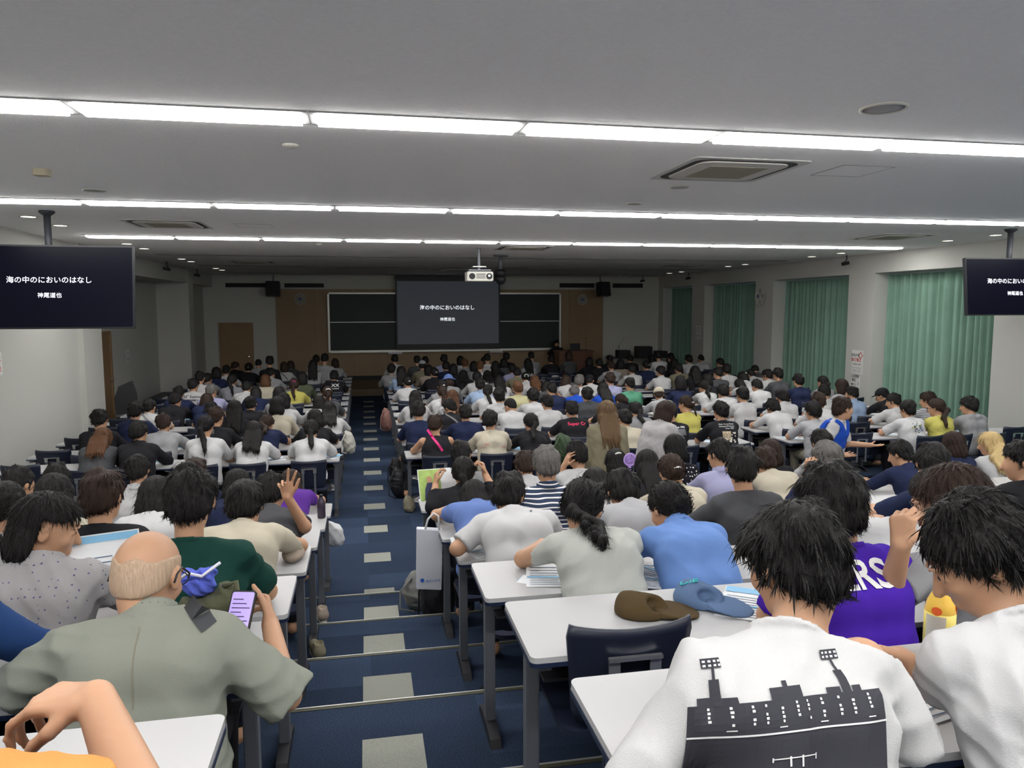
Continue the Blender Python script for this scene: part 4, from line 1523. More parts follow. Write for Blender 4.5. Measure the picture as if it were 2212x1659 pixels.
def gridmesh(x0, x1, y0, y1, nx, ny, skip=None):
    vs = [(x0 + (x1 - x0) * i / nx, y0 + (y1 - y0) * j / ny, 0) for j in range(ny + 1) for i in range(nx + 1)]
    fs = [(j * (nx + 1) + i, j * (nx + 1) + i + 1, (j + 1) * (nx + 1) + i + 1, (j + 1) * (nx + 1) + i) for j in range(ny) for i in range(nx)]
    return vs, fs

def strapmesh(S, shirt, m_, t, xs, yb):
    vs, fs = [], []
    n = 22
    for i in range(n + 1):
        u = i / n
        x = xs[0] + (xs[1] - xs[0]) * u
        y = .17 + (yb - .17) * u
        vs += [(x - .012, y - .008, 0), (x + .012, y + .008, 0)]
    fs = [(2 * i, 2 * i + 1, 2 * i + 3, 2 * i + 2) for i in range(n)]
    me = bpy.data.meshes.new('strap')
    me.from_pydata(vs, [], fs)
    onback(S, shirt, me, m_, t, (0, 0), 'bag_strap', .006)

def smallprint(S, shirt, kind, t):
    W = mat('print_white', (.7, .7, .7), rough=.8)
    K = mat('print_black', (.03, .03, .04), rough=.8)
    Rd = mat('print_red', (.6, .05, .07), rough=.8)
    G = mat('print_grey', (.3, .3, .33), rough=.8)
    tree = bvh_of(shirt)
    P = lambda s, size, x, y, m_, b=0: onback(S, shirt, textmesh(s, size, 0, b), m_, t, (x, y), 'shirt_print', .004, tree)
    if kind == 'scrawl':
        P('ﾒｶﾞﾈoooo', .07, 0, .02, K, .002); P('~oooo~', .07, 0, -.04, K, .002)
    elif kind == 'white':
        P('XX', .11, .03, .0, W, .004); P('~~~', .08, .03, -.07, W, .003)
    elif kind == 'red':
        for i in range(7):
            a = i * .62 - 1.9
            vs = [(.13 * math.sin(a) + .02 * k - .03, -.07 + .035 * math.cos(a * 2) + .012 * (k % 2) + .003 * d, 0) for k in range(4) for d in (-1, 1)]
            me = bpy.data.meshes.new('stroke')
            me.from_pydata(vs, [], [(2 * k, 2 * k + 1, 2 * k + 3, 2 * k + 2) for k in range(3)])
            onback(S, shirt, me, Rd if i in (0, 2, 5) else G, t, (0, 0), 'shirt_print', .004, tree)
    elif kind == 'text':
        P('NAU', .07, .02, -.03, G)
    elif kind == 'lines':
        P('-----', .05, 0, .0, G); P('------', .05, 0, -.03, G)
    elif kind == 'redtext':
        P('Super Cr', .07, .03, .03, mat('print_pink', (.7, .03, .12)), .001)
    elif kind == 'whitetext':
        P('different. Since 1996', .034, 0, .06, W, .001)
        vs, fs = gridmesh(-.14, .14, -.05, .035, 10, 4)
        me = bpy.data.meshes.new('panel'); me.from_pydata(vs, [], fs)
        onback(S, shirt, me, mat('print_grey2', (.09, .09, .10)), t, (0, 0), 'shirt_print', .0035, tree)
        P('● ● ●', .05, .02, -.09, W)
    elif kind == 'flower':
        P('Made On the Planet', .026, .02, .08, W); P('Garment Of Flowers', .026, .02, .05, W); P('Since 1989', .026, .05, .02, W)
        rnd = random.Random(4)
        vs, fs = gridmesh(-.10, .02, -.13, -.02, 6, 6)
        me = bpy.data.meshes.new('panel'); me.from_pydata(vs, [], fs)
        onback(S, shirt, me, mat('print_tan', (.42, .33, .22)), t, (.03, 0), 'shirt_print', .0035, tree)
        for i in range(26):
            x, y = rnd.uniform(-.03, .12), rnd.uniform(-.17, -.02)
            me = bpy.data.meshes.new('petal')
            me.from_pydata([(0, 0, 0)] + [(.013 * math.cos(a * .785) * (1 if a % 2 else .5), .013 * math.sin(a * .785) * (1 if a % 2 else .5), 0) for a in range(8)], [], [(0, 1 + k, 1 + (k + 1) % 8) for k in range(8)])
            onback(S, shirt, me, mat('print_petal', (.62, .58, .52)), t, (x, y), 'shirt_print', .005, tree)
    elif kind == 'circle':
        rnd = random.Random(2)
        for i in range(60):
            a, r_ = rnd.uniform(0, 6.28), rnd.uniform(.02, .085)
            x, y = .02 + r_ * math.cos(a), -.03 + r_ * math.sin(a)
            me = bpy.data.meshes.new('patch')
            w1, w2 = rnd.uniform(.006, .016), rnd.uniform(.004, .012)
            me.from_pydata([(-w1, 0, 0), (0, -w2, 0), (w1, 0, 0), (0, w2, 0)], [], [(0, 1, 2, 3)])
            onback(S, shirt, me, (K, G, mat('print_violet', (.2, .15, .4)), mat('print_lime', (.5, .5, .05)), mat('print_teal', (.05, .2, .25)))[i % 5 if i % 3 else 0], t, (x, y), 'shirt_print', .004, tree)
    elif kind == 'logo':
        P('◢', .028, .085, .09, K)

PEOPLE = """a 0.81 1.10 11 F k t stadium -15
a 1.25 1.09 11 F k t white -50
b -0.69 0.91 46 Z g j jacket 15
b 1.49 1.11 11 F k t kers 0
b 1.95 1.09 11 B b t grey -45 fist
c -1.19 1.08 15 B k s polka 50
c -0.67 1.17 11 S k t dgreen -5
c 0.97 0.99 34 P k k whitek 35 braid glasses
c 1.41 0.95 41 U k s sky -15
c 2.44 0.80 57 S k t white 0
c 2.88 0.93 44 U k t navy -60 glasses
d -1.71 1.11 11 P k t white 20
d -1.27 1.14 11 F b t black 15
d -0.64 1.01 31 F k t cream 5
d 0.80 0.98 35 F k t white 30 pr=logo
d 1.50 0.96 40 F k t lgrey 0
d 2.13 1.13 11 S k t dgrey 25 mask
d 3.39 1.10 11 S k t navy 20 mask
d 4.03 1.09 11 S k t black -55
e -1.82 1.10 11 B k t cream 0
e -1.31 1.02 29 B k t white 0
e -0.61 1.01 30 S k t dgrey 15
e 0.74 0.86 52 B k t pblue 0
e 1.18 1.16 11 G g p stripes 0
e 1.62 0.92 44 L k t white 0
e 2.13 1.04 24 U b t cream 0 clip
e 3.27 1.11 11 G g j navy -5
f -2.38 1.14 11 S k t grey 35
f -0.97 1.01 31 B k t navy 0
f 0.75 1.06 19 P k j black 10
f 2.30 1.05 23 L k t black 0
f 2.89 1.14 11 S k s lavender -30
f 3.42 1.01 31 F b t cream 0
f 4.71 1.04 24 S k t navy -30
g -2.49 1.12 11 S k t dgrey -20
g -1.87 1.17 11 S k s white 0
g -1.42 1.13 11 S b t navy 0
g -0.68 0.92 45 B b t purple 0
g 0.84 1.19 11 S k t grey 20
g 1.45 1.05 21 S b t white 0
g 1.92 1.15 11 S k t white -20 handhead
g 2.36 1.02 28 B k t dgrey 0 clip
g 2.89 1.17 11 B k t dots 0
g 3.89 1.09 11 B b t black 0
g 4.44 1.16 11 F k t white 0
g 5.96 1.09 11 B b t navy -10
g 6.40 1.08 11 L y t white -50
h -2.97 1.02 30 L n j dgrey 15
h -2.53 1.11 11 S k j black 15
h -1.81 1.16 11 P k t white 15
h -1.30 1.05 23 L k t white 0
h -0.64 1.05 23 P k t white 0
h 0.84 1.09 11 S b v black 20 pstrap
h 1.52 1.12 11 S k t cream 20 pr=red
h 2.06 1.05 22 P k t black -10
h 3.28 1.08 14 S k t cream -15
h 3.90 1.15 11 S k t black 10 pr=whitetext strap
h 4.60 1.15 11 F k t black -15 pr=flower
h 5.95 1.11 11 F k t lgrey -20
h 7.41 1.09 11 F k t white -15 pr=circle
h 7.87 1.10 11 P b t yellow -40 glasses
h 8.40 1.11 11 F k h grey -35
i -3.22 1.15 11 S k t black 5
i -2.50 1.07 16 S b t lgrey 0
i -1.86 1.14 11 S b t black 20 tag
i -1.28 0.99 35 P b t navy 25 sst
i -0.65 1.06 19 B k t black 0
i 0.70 1.14 11 S k t navy 5
i 1.33 1.09 11 S k t navy 5
i 2.82 1.10 11 S k t black 0 pr=redtext
i 3.81 1.03 26 P k t grey -10
i 4.51 1.13 11 U b k yellow -35 braid clip
i 5.98 1.02 28 F k t white -15
i 6.63 1.12 11 F b t white 0
i 7.94 1.07 17 S k t white -40
i 8.49 1.08 11 F b t white -35 st
j -3.06 1.13 11 F k t navy 0
j -1.78 1.11 11 L k t black 0
j -1.21 1.15 11 B k k cream 10
j -0.51 1.03 26 L k t white 0
j 1.23 1.03 27 S k t black -50 glasses strap
j 2.15 1.03 26 K k t white -40 glasses
j 2.69 1.09 11 S k t white -15
j 3.71 1.01 30 B k t black 0
j 5.88 1.13 11 F k t white -15
j 6.62 1.06 19 F k s white -25
j 7.32 1.14 11 S k t white -10
j 7.82 1.10 11 S k s lblue -30
j 8.52 1.03 28 C k t black -40
k -3.15 1.05 22 S k t white 15 strap
k -2.31 0.97 37 B k t navy 0
k -1.71 1.06 19 S k t black 0
k -1.21 1.11 11 B k t white 20
k -0.70 1.03 26 B k t white 0
k 0.78 1.10 11 L k t white 0
k 1.36 1.09 11 L n t white 0
k 2.12 1.10 11 F k t white 0
k 2.69 1.07 18 F k t white 0
k 3.59 1.08 13 F k t dgrey -5
k 4.28 0.92 45 P b t black -25
k 4.90 1.04 24 C w t lgrey 20
k 6.05 1.06 20 F k t white -5
k 8.26 1.11 11 B b t lgrey -15
l -3.01 1.02 29 S k t black 15
l -2.53 1.01 30 B b t navy 20
l -1.38 1.11 11 B k t grey 0
l -0.61 1.11 11 P b t dgrey -10 clip
l 1.30 1.07 16 P b t white 0
l 2.09 1.07 17 P k s white 15
l 2.61 1.12 11 S n t pyellow -5
l 3.22 1.08 14 S k t navy -15
l 3.69 1.00 33 F g t blue 0
l 4.20 1.04 24 L k t blue 0
l 4.65 1.15 11 S k t green -20
l 5.62 1.15 11 B k t navy 0
l 6.13 1.05 22 P k t white -30
l 7.21 1.04 24 S k t white -25
l 7.98 1.14 11 F k t navy -10
l 8.49 1.10 11 P k t grey -20
m -3.13 1.07 15 S k t navy 0
m -2.59 1.10 11 S g t lavender 20
m -1.89 1.01 31 B k t navy 0
m 1.38 1.09 11 U k t grey -15 clip
m 2.09 1.10 11 S k s lblue 10
m 3.39 0.99 34 B k t dgrey 0 handhead
m 3.98 1.13 11 S g t white 20
m 4.59 1.16 11 F b t lavender -10 pr=text
m 6.58 1.10 11 B k t black 0
m 7.42 0.95 41 B k t white -25
m 8.09 1.18 11 F k t dgrey -20
n -3.07 1.12 11 S k t white 15 pr=scrawl
n -2.16 1.04 26 S k t white 15
n -1.30 1.08 12 P b t yellow 0 clipp
n 0.81 1.09 11 U k t white -15 clip
n 1.60 1.11 11 X b t grey 0
n 2.62 1.05 23 L k t white 0
n 3.36 1.03 27 L n t white 0
n 4.01 1.02 28 B b t white 20
n 4.51 1.03 26 C k t white 30
n 7.25 1.14 11 S k t dgrey -20
n 7.93 1.01 32 B k t white -30 clip
n 8.42 1.07 17 F k t white -30 handneck
o -3.13 1.18 11 S k t white 10
o -2.54 1.11 11 P k s lgrey 15 vst
o -1.92 1.09 11 B n t cream 0
o -1.22 1.13 11 B k t olive 0
o 2.30 1.07 15 S k h white 15
o 3.36 1.03 26 U k t white 0 scrun
o 6.35 1.12 11 S k s white -15
o 7.15 1.10 11 L k t black 0
o 7.91 1.13 11 F k t white 0
o 8.62 0.99 34 S k t white -30
p -3.18 1.06 19 S k t grey 25
p -0.64 1.07 16 S k t black 0 pr=white
p 0.78 1.14 11 L k t lblue 0
p 1.49 1.10 11 U k j black -20 clip
p 2.15 1.01 30 L k t black 0
p 2.70 1.00 32 L k t grey 20
p 3.35 1.06 19 S k t khaki 10
p 6.02 1.10 11 S k t white 0
p 7.16 1.10 11 F k t khaki -15
p 9.21 1.01 31 K k t dgrey -10
q -3.16 1.12 11 B k t navy 0
q -2.02 1.09 11 S k s lgrey 35
q 0.60 1.13 11 F k t grey 0
q 1.44 1.09 11 B k t beige -10
q 2.01 1.10 11 B k t black 0
q 2.64 1.17 11 S n t lgrey 0
q 3.41 1.08 14 F k t lavender 0
q 5.83 1.12 11 S b t lgrey 0
q 6.72 1.10 11 U k t navy -15 clip
r -3.11 1.10 11 S k t white 0
r -2.15 1.29 11 S k s black -10
r -1.18 1.19 11 L k t lgrey 0
r 1.37 1.14 11 C c t khaki 0
r 1.94 1.10 11 S k t navy 0
r 2.62 1.10 11 B k t grey 0
r 3.16 1.09 11 L k t black 20
r 5.82 1.11 11 S k t black 0
r 6.38 1.08 11 B k t beige 0
r 7.86 1.07 18 B k t black 0
r 9.14 1.07 17 S k t dgrey -20 glasses
s -2.75 1.08 11 U k t black 0 clip
s -1.92 1.09 11 B b t white 0 strap
s -0.95 1.28 11 S k t lgrey 10
s 1.31 1.20 11 S k t dgrey 0
s 1.99 1.22 11 F k t lavender 0
s 2.52 1.10 11 S n t grey 0
s 3.10 1.23 11 S k t white 0
s 3.54 1.10 11 B k t dgrey 0
s 4.18 1.08 13 L k t lgrey 0
s 5.83 1.09 11 B k t black 0
s 7.77 1.23 11 F k h white 20
s 8.64 1.11 11 F k t white -15
t -3.22 1.04 26 S b t black 30
t -2.64 1.12 11 K k t lgrey 0
t -1.86 1.05 22 B b s dgrey 0
t -1.21 1.20 11 S k t white 0
t -0.74 1.10 11 B b t lgrey 0
t 0.79 1.18 11 S k t white 0
t 1.58 1.11 11 S k t black 0
t 2.52 1.12 11 B k t white 0
t 3.17 1.08 11 B k t white 0
t 3.77 1.19 11 S k t black 0
t 4.46 1.21 11 S k t grey 0
t 5.02 1.09 11 S k t black 0
t 5.52 1.20 11 B b t dgrey 0
t 6.70 1.09 11 S k t black 0
t 7.29 1.09 11 S k t black 0
t 7.97 1.07 18 B k t lgrey 0
t 8.50 1.11 11 S k t black -10
t 9.49 1.04 25 S k t white -10 pr=lines"""
NEAR_LABEL = {

 'a0.90': 'person in white t-shirt with black floodlit-stadium print across the back',
 'a1.42': 'person in plain white t-shirt at bottom right, black hair, face turned left',
 'b-0.67': 'elderly bald person in grey-green jacket holding a phone, lower left',
 'b1.56': 'black-haired person in purple t-shirt with white letters on the back',
 'b2.09': 'brown-haired person in grey t-shirt beside the raised fist near the orange bottle',
 'c-1.24': 'woman with black bob and pale dotted shirt reading a booklet, face right',
 'c-0.63': 'person with short black hair in dark green sweater before the bald man',
 'c0.96': 'person in off-white knit with braided black ponytail at the third desk row',
 'c1.40': 'person in sky-blue blouse with a low black bun',
 'c2.39': 'person in white t-shirt hidden behind the purple t-shirt wearer',
 'c2.83': 'person with glasses and black updo, profile left, beside the purple t-shirt',
 'd-0.64': 'person in cream t-shirt with shaggy black hair, elbows on aisle-end desk',
 'd0.79': 'person in white t-shirt with small black shoulder logo and bowl-cut black hair',
 'd2.15': 'person with white face mask and dark grey t-shirt in the middle block',
 'e-0.61': 'person in dark grey t-shirt raising a hand with spread fingers',
 'e1.16': 'grey-haired person in navy and white striped polo with thin crown',
 'f0.76': 'person in black jacket with long black ponytail holding a magazine',
 'e3.32': 'grey-haired person in navy jacket with hand at the cheek, middle block right',
 'g-0.67': 'brown-haired person in purple top just beyond the raised hand',
}
def near_key(D, r, X, tol=.26):
    c = [(abs(float(k[1:]) - X), k) for k in D if k[0] == r]
    c = [q for q in c if q[0] < tol]
    return D[min(c)[1]] if c else None
PLAB = set()
def run_people():
    rows = {}
    for ln in PEOPLE.strip().split('\n'):
        a = ln.split()
        r, X = a[0], float(a[1])
        bk = 'L' if X < 0 else ('M' if X < 5.35 else 'R')
        rows.setdefault((r, bk), []).append((X, a))
    done = []
    for (r, bk), L_ in rows.items():
        L_.sort(key=lambda t: t[0])
        for i, (X, a) in enumerate(L_):
            hair, hc, top, tc = a[4:8]
            ex = a[9:]
            key = '%s%.2f' % (r, X)
            lb = near_key(NEAR_LABEL, r, X)
            if not lb:
                c = {'dark brown': 'brown', 'light brown': 'brown'}.get(HAIRC.get(hc, HAIRC['k'])[1], HAIRC.get(hc, HAIRC['k'])[1])
                who = dict(S='%s-haired person in', F='shaggy %s-haired person in', B='person with %s bob in', L='long-haired %s-maned person in' if 0 else 'person with long %s hair in', P='%s-ponytailed person in', U='person with %s bun in',
                           K='crop-haired person in', G='grey-haired person in', Z='bald person in', C='person in %s cap and', X='person in blue hat and')[hair]
                if hair == 'C':
                    c = {'k': 'black', 'w': 'beige', 'c': 'pale'}.get(hc, 'black')
                who = who % c if '%s' in who else who
                tw = CN.get(tc, tc) + ' ' + WORDT[top]
                tail = '%s, %s, %s left' % (BNAME[bk], rowname(r), ORD[i] + ' from')
                lb = '%s %s; %s' % (who, tw, tail)
                if len(lb.split()) > 16:
                    lb = '%s %s; %s' % (who.replace('long ', 'long-').replace('person with', 'person,').replace(' hair in', '-hair,') if 'long' in who else who, tw.replace(' top', '').replace('light ', 'pale-').replace('dark ', 'dark-').replace('sky-', ''), tail)
            done.append((r, bk, X, i, a, lb))
    return done
DONE = run_people()
# ---------------------------------------------------------------- special poses
SPECIAL = {}
def arm(E, W, **k):
    return (E, W, k)
# poses given in each person's own frame: origin on the floor under the pelvis, +y towards the desk
SPECIAL['a0.90'] = dict(arms=dict(l=arm((-.285, .10, .735), (-.12, .27, .745)), r=arm((.30, .12, .74), (.14, .30, .745))), wide=1.06, hs=.97, slv=1.10, X=.755, head=(.864, 1.37, 1.977), lean=24)
SPECIAL['a1.42'] = dict(warms=dict(l=arm((1.20, 1.33, 1.685), (1.12, 1.36, 1.745), d=(-1, .05, .30), n=(.1, -.6, -1), curl=.62, thumb=.8), r=arm((1.60, 1.30, 1.66), (1.46, 1.48, 1.65))), wide=1.0, hs=.99, pitch=36, X=1.315, head=(1.302, 1.36, 1.962), lean=24, yaw=-62)
SPECIAL['b-0.67'] = dict(head=(-.603, 2.18, 1.764), lean=27, X=-.58, top='s', slv=1.06, loose=.026, arms=dict(l=arm((-.34, .16, .74), (-.08, .38, .78), d=(.7, .6, .2), n=(0, .3, -1), curl=.5), r=arm((.345, .10, .67), (.275, .36, .775), d=(-.2, .8, .5), n=(-1, .1, .1), curl=.75, thumb=.2)), wide=1.10, hs=1.08)
SPECIAL['b1.56'] = dict(wide=1.04, hs=1.04, X=1.50, head=(1.475, 2.14, 1.86), lean=18, arms=dict(l=arm((-.22, .16, .75), (-.10, .32, .745)), r=arm((.24, .16, .75), (.12, .34, .745))))
SPECIAL['b2.09'] = dict(X=1.98, head=(1.932, 2.14, 1.841), lean=15, warms=dict(l=arm((1.60, 2.00, 1.60), (1.56, 1.91, 1.795), d=(.05, .05, 1), n=(.9, .4, 0), curl=.95, thumb=.9)), wide=.98)
SPECIAL['c-1.24'] = dict(arms=dict(l=arm((-.30, .20, .76), (-.05, .40, .82), curl=.6), r=arm((.30, .20, .80), (.22, .42, .84), d=(-.3, 1, .3), n=(-1, 0, 0), curl=.7)), wide=1.02, hs=1.03, pitch=20, yaw=74, tuck=1)
SPECIAL['c-0.63'] = dict(wide=1.1, hs=1.05)
SPECIAL['c0.96'] = dict(wide=1.0, hs=1.03)
SPECIAL['c2.83'] = dict(hs=1.02)
SPECIAL['d0.79'] = dict(arms=dict(l=arm((-.33, .16, .76), (-.16, .36, .75)), r=None), wide=1.15)
SPECIAL['e-0.61'] = dict(arms=dict(l=None, r=arm((.22, .12, .84), (.13, .05, 1.05), d=(-.08, 0, 1), n=(0, -1, 0), curls=[.05, .1, .75, .8], spread=.35, thumb=0, curl=.1, scale=1.05)))
SPECIAL['f0.76'] = dict(arms=dict(l=arm((-.26, .08, .84), (-.22, .24, .98), d=(.1, .3, .9), n=(1, .2, 0), curl=.6), r=arm((.24, .06, .88), (.16, .16, 1.06), d=(-.2, .2, 1), n=(-1, 0, 0), curl=.8)))
SPECIAL['g1.89'] = dict(arms=dict(l=arm((-.22, .22, .80), (-.13, .12, 1.06), d=(.3, -.2, .9), n=(.9, 0, .2), curl=.25, spread=.2), r=None))
SPECIAL['e3.32'] = dict(arms=dict(l=arm((-.24, .18, .80), (-.16, .14, 1.02), d=(.2, 0, 1), n=(.5, .5, 0), curl=.7), r=None))
POS = {}
for r, bk, X, i, a, lb in DONE:
    key = '%s%.2f' % (r, X)
    zh, lean, yaw = float(a[2]), float(a[3]), float(a[8])
    hair, hc, top, tc = a[4:8]
    ex = a[9:]
    sp = near_key(SPECIAL, r, X, .22)
    kk = [q for q in SPECIAL if sp is SPECIAL[q]]
    if kk:
        key = kk[0]
    S = None
    if sp:
        zh, lean, X = sp.get('zh', zh), sp.get('lean', lean), sp.get('X', X)
        ORG = np.array((X, FAR[r][0] - .57, FAR[r][1]))
        top = sp.get('top', top)
        yaw = sp.get('yaw', yaw)
        S = skeleton(zh, lean, yaw, sp.get('hs', 1.02), sp.get('wide', 1.0), {**{k: v for k, v in sp.get('arms', {}).items() if v}, **{k: (tuple(np.array(v[0]) - ORG), tuple(np.array(v[1]) - ORG), v[2]) for k, v in sp.get('warms', {}).items()}}, pitch=sp.get('pitch'), head_dx=sp.get('dx', 0), tgt=(np.array(sp['head']) - ORG) if 'head' in sp else None)
        for q in ('slv', 'loose', 'tuck'):
            if q in sp:
                S[q] = sp[q]
    elif r == 'i' and .5 < X < .85:
        S = skeleton(zh, lean, yaw, 1.02, 1.0)
        S['legsl'] = [A_((-.085, .03, .52)), A_((-.20, .26, .49)), A_((-.19, -.10, .09)), A_((-.18, .05, .035))]
    elif 'handneck' in ex or 'handhead' in ex:
        S = skeleton(zh, lean, yaw, 1.02, 1.0, dict(r=arm((.25, .15, .82), (.14, .10, zh - .08), d=(-.3, -.2, .9), n=(-.9, 0, .2), curl=.3)))
    h = .0065 if key in ('a1.42', 'b-0.67', 'b2.09', 'c-1.24', 'e-0.61') else None
    POS[key] = person(r, X, zh, lean, hair, hc, top, tc, yaw, ex, lb, S=S, h=h, amp=.006 if r == 'a' else .004)
    far, fl_ = FAR[r]
    if seen(X, far - .9, fl_ + .75, 0):
        chair((X + (.0 if r != 'a' else .02), far - .45 - .12 - .30, fl_), 'occupied dark chair, %s' % ('seat of ' + lb if len(lb.split()) < 12 else lb.split(';')[-1].strip() if ';' in lb else 'seat of ' + ' '.join(lb.split()[:10])), far=r in ROWS[11:])
# empty seats
SEATS = dict(L=[-.65, -1.27, -1.87, -2.5, -3.13, -3.75], M=[.78, 1.40, 2.07, 2.68, 3.31, 3.92, 4.6], R=[6.0, 6.65, 7.28, 7.92, 8.53, 9.15])
for r in ROWS:
    far, fl_ = FAR[r]
    for bk, xs in SEATS.items():
        if bk == 'R' and r in 'abcd':
            continue
        n = 0
        for x in xs:
            if r in 'ab' and x > 1.0:
                continue
            if any(abs(x - q[2]) < .40 for q in DONE if q[0] == r):
                continue
            if not seen(x, far - .5, fl_ + .8, 20):
                continue
            n += 1
            chair((x, far - .45 - .02, fl_), 'empty dark chair pushed in, %s, %s, %s empty one from left' % (BNAME[bk], rowname(r), ORD[n - 1]), far=r in ROWS[11:])

# faces that can be seen get eyes
def eyes(key, t, S):
    ML = Matrix.Translation(Vector(S['H'])) @ Matrix([list(S['R'][i]) + [0] for i in range(3)] + [[0, 0, 0, 1]]) @ Matrix.Scale(S['hs'], 4)
    for s in (-1, 1):
        MB().lathe([(.001, -.003), (.004, -.0025), (.006, 0), (.004, .0025), (.001, .003)], 14, M=ML @ Matrix.Translation((s * .031, .0935, .007)) @ Matrix.Rotation(R_(90), 4, 'X')).build('eye', mat('eye_dark', (.02, .012, .01), rough=.2), t, True)
SPK = 1
for k in ('c-1.24', 'a1.42', 'c2.83', 'b2.09'):
    if k in POS:
        eyes(k, POS[k][0], POS[k][1])

t, S, pr = POS['b-0.67']
ML = Matrix.Translation(Vector(S['H'])) @ Matrix([list(S['R'][i]) + [0] for i in range(3)] + [[0, 0, 0, 1]]) @ Matrix.Scale(S['hs'], 4)
mb = MB()
for s_ in (-1, 1):
    mb.tube([ML @ Vector(v) for v in ((s_ * .056, .104, .008), (s_ * .079, .06, .014), (s_ * .086, .0, .022), (s_ * .088, -.022, .004), (s_ * .087, -.028, -.02))], .0028, 6)
    mb.tube([ML @ Vector((s_ * .032 + .024 * math.cos(a), .112 - abs(s_ * .032 + .024 * math.cos(a)) * .12, .004 + .017 * math.sin(a))) for a in [k * .5236 for k in range(13)]], .0018, 6)
mb.build('glasses', M_BLACKP, t, True)
nd = unit(S['B'] - S['C'])
u1 = unit(np.cross(nd, (1, 0, 0))); v1 = np.cross(nd, u1)
cc = S['C'] + nd * .045
MB().tube([cc + .061 * (math.cos(a) * u1 + math.sin(a) * v1) for a in [k * .2618 for k in range(25)]], .012, 8).build('inner_collar', cloth('black'), t, True)
# stadium print
t, S, pr = POS['a0.90']
tree = bvh_of(pr['shirt'].data)
PB = mat('print_black', (.03, .03, .04), rough=.8)
PW = mat('print_white', (.7, .7, .7), rough=.8)
def patch(x0, x1, y0, y1, m_=PB, off=.003, nx=None):
    n = nx or max(1, int(abs(x1 - x0) / .012))
    me = bpy.data.meshes.new('patch')
    vs, fs = gridmesh(x0, x1, y0, y1, n, max(1, int(abs(y1 - y0) / .012)))
    me.from_pydata(vs, [], fs)
    return me
def joinpatch(L_, m_, off, at=(0, 0)):
    vs, fs = [], []
    for q in L_:
        v, f = gridmesh(*q, max(1, int(abs(q[1] - q[0]) / .010)), max(1, int(abs(q[3] - q[2]) / .010)))
        n = len(vs)
        vs += v
        fs += [tuple(n + i for i in ff) for ff in f]
    me = bpy.data.meshes.new('print')
    me.from_pydata(vs, [], fs)
    return onback(S, pr['shirt'].data, me, m_, t, at, 'shirt_print', off, tree)
Q = [(-.142, .142, -.235, -.098)]
Q += [(-.130, -.112, -.1, -.088), (-.112, -.098, -.1, -.064), (-.098, -.080, -.1, -.090), (-.035, .018, -.1, -.082), (-.012, -.004, -.084, -.074), (.060, .080, -.1, -.090), (.082, .095, -.1, -.068), (.097, .110, -.1, -.090)]
Q += [(-.107, -.103, -.066, -.048), (.087, .091, -.07, -.052), (-.120, -.090, -.048, -.034), (.073, .103, -.052, -.038)]
K_ = 1.22
Q = [tuple(c * K_ for c in q) for q in Q]
joinpatch(Q, PB, .003, (-.055, .125))
Wt = [(-.142, .142, -.142, -.1395)]
for k in range(11):
    x = -.115 + k * .023
    for j in range(5):
        if (k * 3 + j * 2) % 5:
            ox_ = .002 * ((k + j * 3) % 3 - 1)
            Wt.append((x + ox_, x + ox_ + .003 + .001 * (j % 2), -.1275 + .0055 * j, -.1275 + .0055 * j + .0034))
    if k % 3 == 1:
        Wt.append((x - .006, x + .006, -.134, -.1325))
Wt += [(-.04, .03, -.175, -.1735), (-.015, -.012, -.185, -.172), (.004, .007, -.187, -.172), (-.04, -.038, -.178, -.172), (.028, .030, -.18, -.172)]
Wt += [(-.118 + .0075 * i, -.114 + .0075 * i, -.046 + .006 * j, -.043 + .006 * j) for i in range(4) for j in range(2)] + [(.075 + .0075 * i, .079 + .0075 * i, -.050 + .006 * j, -.047 + .006 * j) for i in range(4) for j in range(2)]
Wt = [tuple(c * K_ for c in q) for q in Wt]
joinpatch(Wt, PW, .0045, (-.055, .125))
# purple shirt lettering
t, S, pr = POS['b1.56']
me = textmesh('LAKERS', .118, 0, .003)
onback(S, pr['shirt'].data, me, PW, t, (-.115, .035), 'shirt_lettering', .004)
# old man's jacket seam, bag strap
t, S, pr = POS['b-0.67']
tree = bvh_of(pr['shirt'].data)
joinL = [(-.001, .001, -.14, .10)]
me = bpy.data.meshes.new('seam'); v, f = gridmesh(-.0015, .0015, -.12, .08, 1, 16); me.from_pydata(v, [], f)
onback(S, pr['shirt'].data, me, cloth('khak2'), t, (0, 0), 'back_seam', .0015, tree)
v, f = [], []
for i in range(13):
    u = i / 12
    x, y = .115 + .055 * u, .135 - .07 * u
    v += [(x - .016, y - .014, 0), (x + .016, y + .014, 0)]
me = bpy.data.meshes.new('strap'); me.from_pydata(v, [], [(2 * i, 2 * i + 1, 2 * i + 3, 2 * i + 2) for i in range(12)])
onback(S, pr['shirt'].data, me, cloth('dgrey'), t, (0, 0), 'shoulder_strap', .006, tree)

# person at far left in denim: only the shoulder is in frame
S = skeleton(1.12, 25, 0, 1.03, 1.1)
person('b', -1.22, 1.12, 25, 'S', 'k', 'j', 'denim', 0, [], 'person in blue denim shirt cut by the left edge beside the bald man', S=S)
